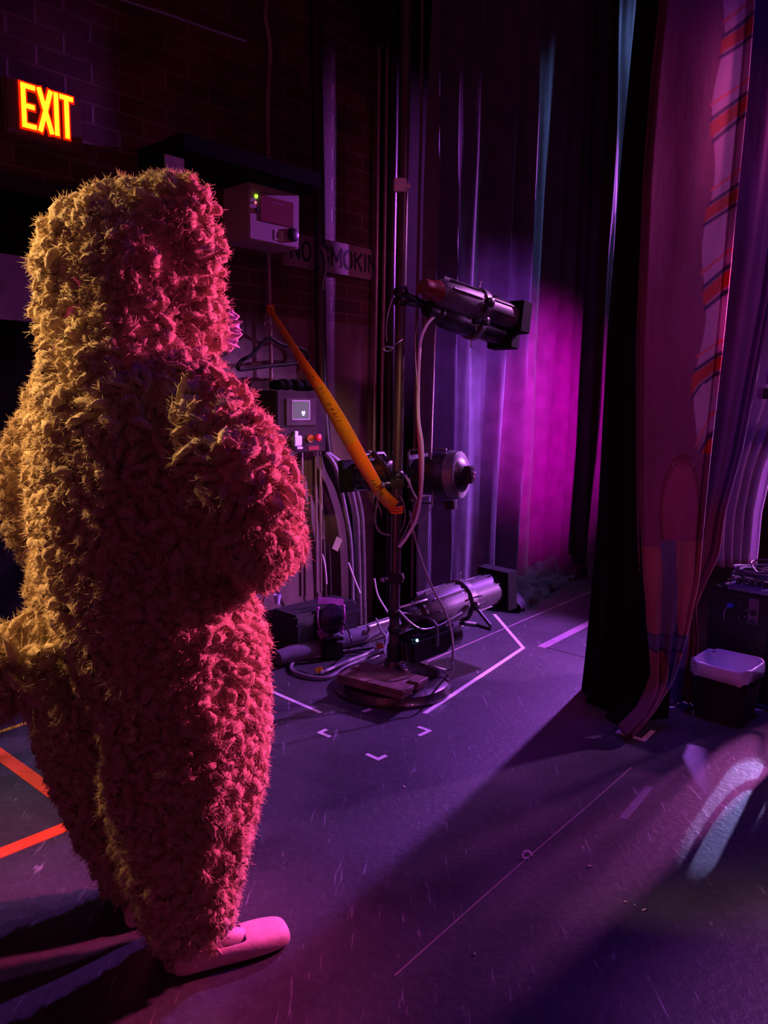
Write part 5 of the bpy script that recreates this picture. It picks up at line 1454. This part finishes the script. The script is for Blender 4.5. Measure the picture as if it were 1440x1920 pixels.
# cut the face opening in the shell
bm = bmesh.new(); bm.from_mesh(shell)
dl = [f for f in bm.faces if facecone(np.array([f.calc_center_median()]))[0]]
bmesh.ops.delete(bm, geom=dl, context='FACES')
dl = [v for v in bm.verts if not v.link_faces]; bmesh.ops.delete(bm, geom=dl, context='VERTS')
bmesh.ops.triangulate(bm, faces=bm.faces); bm.to_mesh(shell); bm.free()
zneck = (at(240, 700, Yb) - ctr).z
cr = np.array([list(t.vertices) for t in shell.polygons], dtype=np.int64)
co = np.empty(len(shell.vertices) * 3); shell.vertices.foreach_get('co', co); co = co.reshape(-1, 3)
pos, nrm = sample(shell, .0165, 3, lambda p: ~facecone(p))
rng = np.random.default_rng(5)
down = np.array([-.25, -.1, -1.0])
flow = np.tile(down, (len(pos), 1)) * .55 + np.stack([np.sin(pos[:, 2] * 13 + pos[:, 0] * 9), np.cos(pos[:, 1] * 11 + pos[:, 2] * 8), np.sin(pos[:, 0] * 15)], 1) * .5
# longer loose locks over the near shoulder
shc = np.array(at(370, 800, Yb - .2) - ctr)
dsh = np.linalg.norm(pos - shc, axis=1)
ln = .027 + .020 * np.exp(-(dsh / .20) ** 2)
clumpy = .5 + .5 * np.sin(pos[:, 0] * 41 + 3 * np.sin(pos[:, 2] * 37)) * np.sin(pos[:, 2] * 47 + 2 * np.sin(pos[:, 1] * 29))
ln = ln * (.78 + .4 * clumpy)
hood = pos[:, 2] > zneck
body_ = ~hood
for nm, sel, part_tris in (('hood', hood, None), ('fleece_suit', body_, None)):
    zt_ = co[cr][:, :, 2].mean(1) > zneck
    tr = cr[zt_] if nm == 'hood' else cr[~zt_]
    used_, inv = np.unique(tr, return_inverse=True)
    ev = co[used_]; ef = inv.reshape(-1, 3)
    p_, n_ = pos[sel], nrm[sel]
    L_ = ln[sel][:, None]
    v, q = tuft_mesh(p_ - n_ * .006, n_, L_[:, 0], .0115 - .0025 * np.exp(-(dsh[sel] / .18) ** 2), 11 if nm == 'hood' else 12, flow[sel])
    np_mesh(nm, v, q, FURM, P, (ev, ef))
# tail pompom
tcn = at(16, 1262, Yb - .16); tr_ = 86 * mpp(22, 1272, Yb - .16)
bm = bmesh.new(); icos(bm, Vector((0, 0, 0)), tr_ * .5); me = bpy.data.meshes.new('t'); bm.to_mesh(me); bm.free()
pp, nn_ = sample(me, .0125, 9, lambda p: p[:, 0] > -99)
fl2 = np.tile(np.array([-.4, -.3, -.5]), (len(pp), 1))
v, q = tuft_mesh(pp, nn_, np.full(len(pp), tr_ * .62), np.full(len(pp), .0115), 21, fl2, strands=40, curl=.45, fuzz=.03)
me.calc_loop_triangles(); tv = np.array([list(x.co) for x in me.vertices]); tf = np.array([list(x.vertices) for x in me.loop_triangles])
o = np_mesh('tail', v, q, FURM, P, (tv, tf)); o.location = tcn - ctr
mbt = MB(); 
# body inside the costume: one continuous skinned figure
sk = bpy.data.meshes.new('body')
J = {}; E = []
def W(v): return Vector(v)
hipc = Vector((0, 0, .92)); 
tors = at(250, 900, Yb + .02) - ctr
cx, cy = tors.x, tors.y
jl = []
def J_(name, p, r): J[name] = len(jl); jl.append((Vector(p), r)); return J[name]
pel = Vector((cx + .03, cy, .95))
J_('pelvis', pel, .13); J_('belly', (cx + .01, cy, 1.08), .11); J_('chest', (cx, cy, 1.25), .13); J_('neckb', (cx, cy, 1.38), .06)
hx, hy, hz = hc
J_('neck', (hx * .5 + cx * .5, hy * .5 + cy * .5, 1.42), .05); J_('head', (hx, hy, hc.z - .02), .085); J_('crown', (hx - .01, hy, hc.z + .09), .07)
fr = fdir; 
def seg(a, b): E.append((J[a], J[b]))
for a, b in (('pelvis', 'belly'), ('belly', 'chest'), ('chest', 'neckb'), ('neckb', 'neck'), ('neck', 'head'), ('head', 'crown')): seg(a, b)
def p2(px, py, dY): return at(px, py, Yb + dY) - ctr
hands = {}
for s_, sh, el, wr, tag_ in ((-1, p2(330, 790, -.12), p2(465, 960, -.15), p2(500, 1020, .06), 'r'), (1, p2(140, 790, .12), p2(62, 900, .16), p2(105, 1020, .26), 'l')):
    J_('sh' + tag_, sh, .05); J_('el' + tag_, el, .038); J_('wr' + tag_, wr, .026)
    seg('chest', 'sh' + tag_); seg('sh' + tag_, 'el' + tag_); seg('el' + tag_, 'wr' + tag_)
    hd = (fr * .7 + Vector((0, 0, -.5)) + ldir * (.5 if tag_ == 'r' else -.5)).normalized()
    pal = wr + hd * .05; J_('pa' + tag_, pal, .024); seg('wr' + tag_, 'pa' + tag_)
    up_ = Vector((0, 0, 1)); sd = hd.cross(up_).normalized(); up2 = sd.cross(hd)
    for k, (o_, l_) in enumerate(((-.030, .068), (-.011, .080), (.010, .074), (.028, .058))):
        b0 = pal + up2 * -o_ + hd * .028; b1 = b0 + hd * l_ * .5 + sd * .012; b2 = b1 + hd * l_ * .3 + sd * .022
        for j, (pp_, rr_) in enumerate(((b0, .009), (b1, .008), (b2, .0065))): J_('f%s%d%d' % (tag_, k, j), pp_, rr_)
        seg('pa' + tag_, 'f%s%d0' % (tag_, k)); seg('f%s%d0' % (tag_, k), 'f%s%d1' % (tag_, k)); seg('f%s%d1' % (tag_, k), 'f%s%d2' % (tag_, k))
    t0 = wr + hd * .03 + up2 * .028 + sd * .01; t1 = t0 + hd * .035 + up2 * .018 + sd * .012
    J_('th' + tag_, t0, .011); J_('ti' + tag_, t1, .008); seg('wr' + tag_, 'th' + tag_); seg('th' + tag_, 'ti' + tag_)
heelR = fl(325, 1828) - ctr; toeR = fl(495, 1772) - ctr
heelL = fl(236, 1738) - ctr; heelL.z = 0
for tg, hip, kn, he, td in (('R', p2(330, 1210, -.02), p2(348, 1480, -.04), heelR, (toeR - heelR).normalized()), ('L', p2(190, 1200, .1), p2(200, 1480, .13), heelL, fdir)):
    an = he + td * .045 + Vector((0, 0, .085)); ba = he + td * .17 + Vector((0, 0, .03)); to = he + td * .225 + Vector((0, 0, .02))
    J_('hp' + tg, hip, .08); J_('kn' + tg, kn, .052); J_('an' + tg, an, .034); J_('he' + tg, he + td * .03 + Vector((0, 0, .035)), .024); J_('ba' + tg, ba, .026); J_('to' + tg, to, .016)
    seg('pelvis', 'hp' + tg); seg('hp' + tg, 'kn' + tg); seg('kn' + tg, 'an' + tg); seg('an' + tg, 'he' + tg); seg('an' + tg, 'ba' + tg); seg('ba' + tg, 'to' + tg)
sk.from_pydata([p for p, r in jl], E, [])
ob = bpy.data.objects.new('body', sk); COL.objects.link(ob)
bm = bmesh.new(); bm.from_mesh(sk); ly = bm.verts.layers.skin.verify(); bm.verts.ensure_lookup_table()
for v, (p, r) in zip(bm.verts, jl): v[ly].radius = (r, r)
bm.verts[0][ly].use_root = True; bm.to_mesh(sk); bm.free()
md = ob.modifiers.new('sk', 'SKIN'); md = ob.modifiers.new('ss', 'SUBSURF'); md.levels = 2; md.render_levels = 2
bpy.context.view_layer.update(); dg = bpy.context.evaluated_depsgraph_get()
me = bpy.data.meshes.new_from_object(ob.evaluated_get(dg)); bpy.data.objects.remove(ob)
me.name = 'body'; me.materials.clear(); me.materials.append(M['skin']); me.materials.append(M['tights'])
# shape the face
hcv = Vector((hx, hy, hc.z)) 
for v in me.vertices:
    d = v.co - hcv
    if d.length < .2 and v.co.z > hc.z - .12:
        f_ = d.dot(fdir); l_ = d.dot(ldir); z_ = d.z
        if f_ > .03:
            v.co += fdir * (.030 * math.exp(-(l_ / .014) ** 2 - ((z_ + .005) / .022) ** 2))
            for s_ in (-1, 1): v.co -= fdir * (.010 * math.exp(-((l_ - s_ * .032) / .014) ** 2 - ((z_ - .03) / .014) ** 2))
            v.co += fdir * (.010 * math.exp(-(l_ / .02) ** 2 - ((z_ + .08) / .02) ** 2))
for p in me.polygons: p.use_smooth = True; p.material_index = 1 if p.center.z < .8 else 0
ob = bpy.data.objects.new('body', me); COL.objects.link(ob); ob.parent = P
ob['label'] = 'body inside the costume, in pink tights'
hf = frame(hcv, fdir)
def onhead(mbx, name, m):
    o = mbx.build(name, m, P); o.matrix_basis = hf; return o
for s_ in (-1, 1):
    mb = MB(); mb.ball((.068, .032 * s_, .03), .011, 8); onhead(mb, 'eye', M['eye'])
mb = MB(); mb.ball((.082, 0, -.045), .02, 8, (.35, 1, .35)); onhead(mb, 'mouth', M['lips'])
mb = MB(); mb.ball((-.02, 0, .075), .105, 12, (.95, .85, .8)); onhead(mb, 'hair', M['hair'])
# lilac ruffle showing at the front edge of the hood
rc_ = p2(424, 618, .10); mb = MB()
vs = []; fs = []
nA, nB = 60, 6
for i in range(nA + 1):
    a = -1.0 + 2.0 * i / nA
    for j in range(nB + 1):
        f = j / nB
        base_ = Vector((0, 0, 0)) + Vector((0, 0, 1)) * math.sin(a) * .055 + fdir * (math.cos(a) * .05 - .05)
        vs.append(base_ + fdir * f * .035 + ldir * (.012 * math.sin(i * 1.1) * f + .01 * math.sin(i * .47)) + Vector((0, 0, .006 * math.sin(i * .8 + f * 3))))
for i in range(nA):
    for j in range(nB): fs.append((i * (nB + 1) + j, i * (nB + 1) + j + 1, (i + 1) * (nB + 1) + j + 1, (i + 1) * (nB + 1) + j))
mb.add(vs, fs); o = mb.build('hood_ruffle', M['ruffle'], P); o.location = rc_
md = o.modifiers.new('t', 'SOLIDIFY'); md.thickness = .002
# ballet slippers
def slipper(he, td, Ls=.25):
    m = frame(Vector((he.x, he.y, 0)), td)
    secs = [(0.0, .012, .030, .002), (.02, .027, .052, .0), (.06, .031, .058, .0), (.10, .036, .055, .0), (.15, .044, .055, .0), (.19, .047, .052, .0), (.225, .044, .047, .001), (.245, .038, .040, .003), (.254, .028, .030, .008)]
    k_ = Ls / .252; vs = []; fs = []; n = 24
    for (x, w, h, zb) in secs:
        for k in range(n):
            a = 2 * PI * k / n
            c_, s_ = math.cos(a), math.sin(a)
            y = w * (abs(c_) ** .8) * (1 if c_ > 0 else -1)
            z = zb + h * (.5 + .5 * (abs(s_) ** .75) * (1 if s_ > 0 else -1))
            vs.append(Vector((x * k_, y, z)))
    for i in range(len(secs) - 1):
        for k in range(n):
            k2 = (k + 1) % n
            x = (secs[i][0] + secs[i + 1][0]) / 2; am = 2 * PI * (k + .5) / n
            if .015 < x < .145 and math.sin(am) > .62: continue      # foot opening
            fs.append((i * n + k, i * n + k2, (i + 1) * n + k2, (i + 1) * n + k))
    fs.append(tuple(range(n))[::-1]); fs.append(tuple((len(secs) - 1) * n + k for k in range(n)))
    mb = MB(); mb.add(vs, fs); o = mb.build('ballet_slipper', M['slipper'], P); o.matrix_basis = m
    md = o.modifiers.new('t', 'SOLIDIFY'); md.thickness = .003; md.offset = 1
    md = o.modifiers.new('s', 'SUBSURF'); md.levels = 2; md.render_levels = 2
    # elastic strap and drawstring edge
    mb = MB(); mb.tube([(.125 * k_, -.026, .045), (.135 * k_, 0, .054), (.125 * k_, .026, .045)], .0022, 6, 5)
    mb.tube([(.105 * k_, -.034, .03), (.085 * k_, -.028, .06), (.08 * k_, 0, .082), (.085 * k_, .028, .06), (.105 * k_, .034, .03)], .004, 6, 5, flat=.4)
    s = mb.build('elastic_strap', M['tights'], o)
    return o
slipper(heelR, (toeR - heelR).normalized(), .27)
slipper(heelL, fdir, .25)
# ================================================================== LIGHT
S.view_settings.view_transform = 'Standard'
S.view_settings.look = 'None'
S.view_settings.exposure = 0.0
S.view_settings.gamma = 1.0
S.view_settings.use_curve_mapping = False
w = bpy.data.worlds.new('dark_theatre'); S.world = w; w.use_nodes = True
w.node_tree.nodes['Background'].inputs[0].default_value = (0.085, 0.009, 0.040, 1)
w.node_tree.nodes['Background'].inputs[1].default_value = 0.95
def spot(name, loc, tgt, col, power, ang, blend=.3, rad=.05, sx=1.0):
    d = bpy.data.lights.new(name, 'SPOT'); d.color = col; d.energy = power; d.spot_size = math.radians(ang); d.spot_blend = blend; d.shadow_soft_size = rad
    o = bpy.data.objects.new(name, d); COL.objects.link(o); o.location = loc
    o.rotation_euler = (Vector(tgt) - Vector(loc)).to_track_quat('-Z', 'Y').to_euler()
    return o
def area(name, loc, tgt, col, power, sx, sy):
    d = bpy.data.lights.new(name, 'AREA'); d.color = col; d.energy = power; d.shape = 'RECTANGLE'; d.size = sx; d.size_y = sy
    o = bpy.data.objects.new(name, d); COL.objects.link(o); o.location = loc
    o.rotation_euler = (Vector(tgt) - Vector(loc)).to_track_quat('-Z', 'Y').to_euler()
    return o
A_ = LG0.copy(); B_ = fl(560, 1740); dd = (A_ - B_); dd.z = 0; dd.normalize()
s1p = A_ + dd * 2.4 + Vector((0, 0, 2.4))
spot('violet_side_lamp', s1p, (-.05, 3.45, 0), (.50, .12, 1.0), 960, 47, .5, .05)
spot('purple_side_lamp', (3.4, 4.6, 1.25), (.92, 2.28, .0), (.85, .15, .75), 800, 15, .9, .08)
spot('purple_corner_lamp', (3.0, 3.0, 1.7), (1.0, 1.5, .0), (.70, .15, .85), 300, 15, .8, .08)
mt = wall(1030, 790, .3)
ml = Vector((2.2, 3.85, 1.5))
spot('violet_curtain_fill', ml + Vector((0.05, .1, .3)), wall(960, 700, .3), (.50, .08, 1.0), 170, 55, 1.0, .05)  # added fill that lifts the drapes, set beside the magenta lamp
spot('magenta_curtain_lamp', ml, wall(1040, 790, .3), (1.0, .0, .66), 560, 56, 1.0, .05)
bt = wall(1150, 60, .3)
spot('blue_top_lamp', bt + N * .9 + U * 1.0 + Vector((0, 0, 1.2)), bt + Vector((0, 0, -.8)), (.22, .38, 1.0), 330, 42, .9, .05)
rk = wall(1050, 420, .3)
spot('raking_violet_lamp', rk + U * 3.2 + N * .9 + Vector((0, 0, .8)), rk, (.60, .10, 1.0), 1900, 25, 1.0, .04)
spot('blue_wash', (1.6, 2.6, 6.0), (1.1, 2.2, 0), (.10, .03, 1.0), 300, 55, 1.0, .4)
spot('amber_lamp_high', (-2.1, 2.02, 2.55), (-.64, 1.72, 1.50), (1.0, .56, .19), 640, 22, .7, .15)
spot('amber_lamp_low', (-2.1, 2.02, 2.1), (-.74, 1.56, .98), (1.0, .52, .17), 460, 22, .9, .15)
spot('crimson_lamp', (2.3, 3.15, 2.0), (-.35, 1.7, 1.05), (1.0, .075, .34), 1700, 42, .8, .10)
spot('wall_wash', (2.0, 2.6, 2.6), wall(600, 560, 0), (.9, .10, .38), 30, 50, .9, .10)
q = (fl(1290, 1650) + fl(1430, 1400)) / 2
spot('pale_blue_beam', q + Vector((.59, .81, 0)) * 3.5 + Vector((0, 0, .75)), q, (.42, .38, 1.0), 420, 3.0, .15, .01)
spot('panel_lamp', (3.3, 3.9, 1.3), (1.85, 3.6, .95), (.78, .22, 1.0), 700, 46, .8, .05)
spot('ribbon_fill_light', (.7, -.4, 2.2), at(650, 800, 3.4), (1.0, .62, .25), 220, 12, .9, .05)  # added only to brighten the ribbon, no known source
spot('plum_wash', (2.5, .7, 3.4), (1.2, 2.96, 1.5), (.85, .16, .66), 125, 48, .9, .1)
spot('pink_pole_lamp', (2.2, 4.6, 2.8), (.25, 3.5, 1.45), (.85, .25, .95), 420, 34, .8, .03)
spot('left_floor_lamp', (-1.95, 1.15, 2.8), fl(20, 1500), (1.0, .80, .80), 130, 26, 1.0, .1)
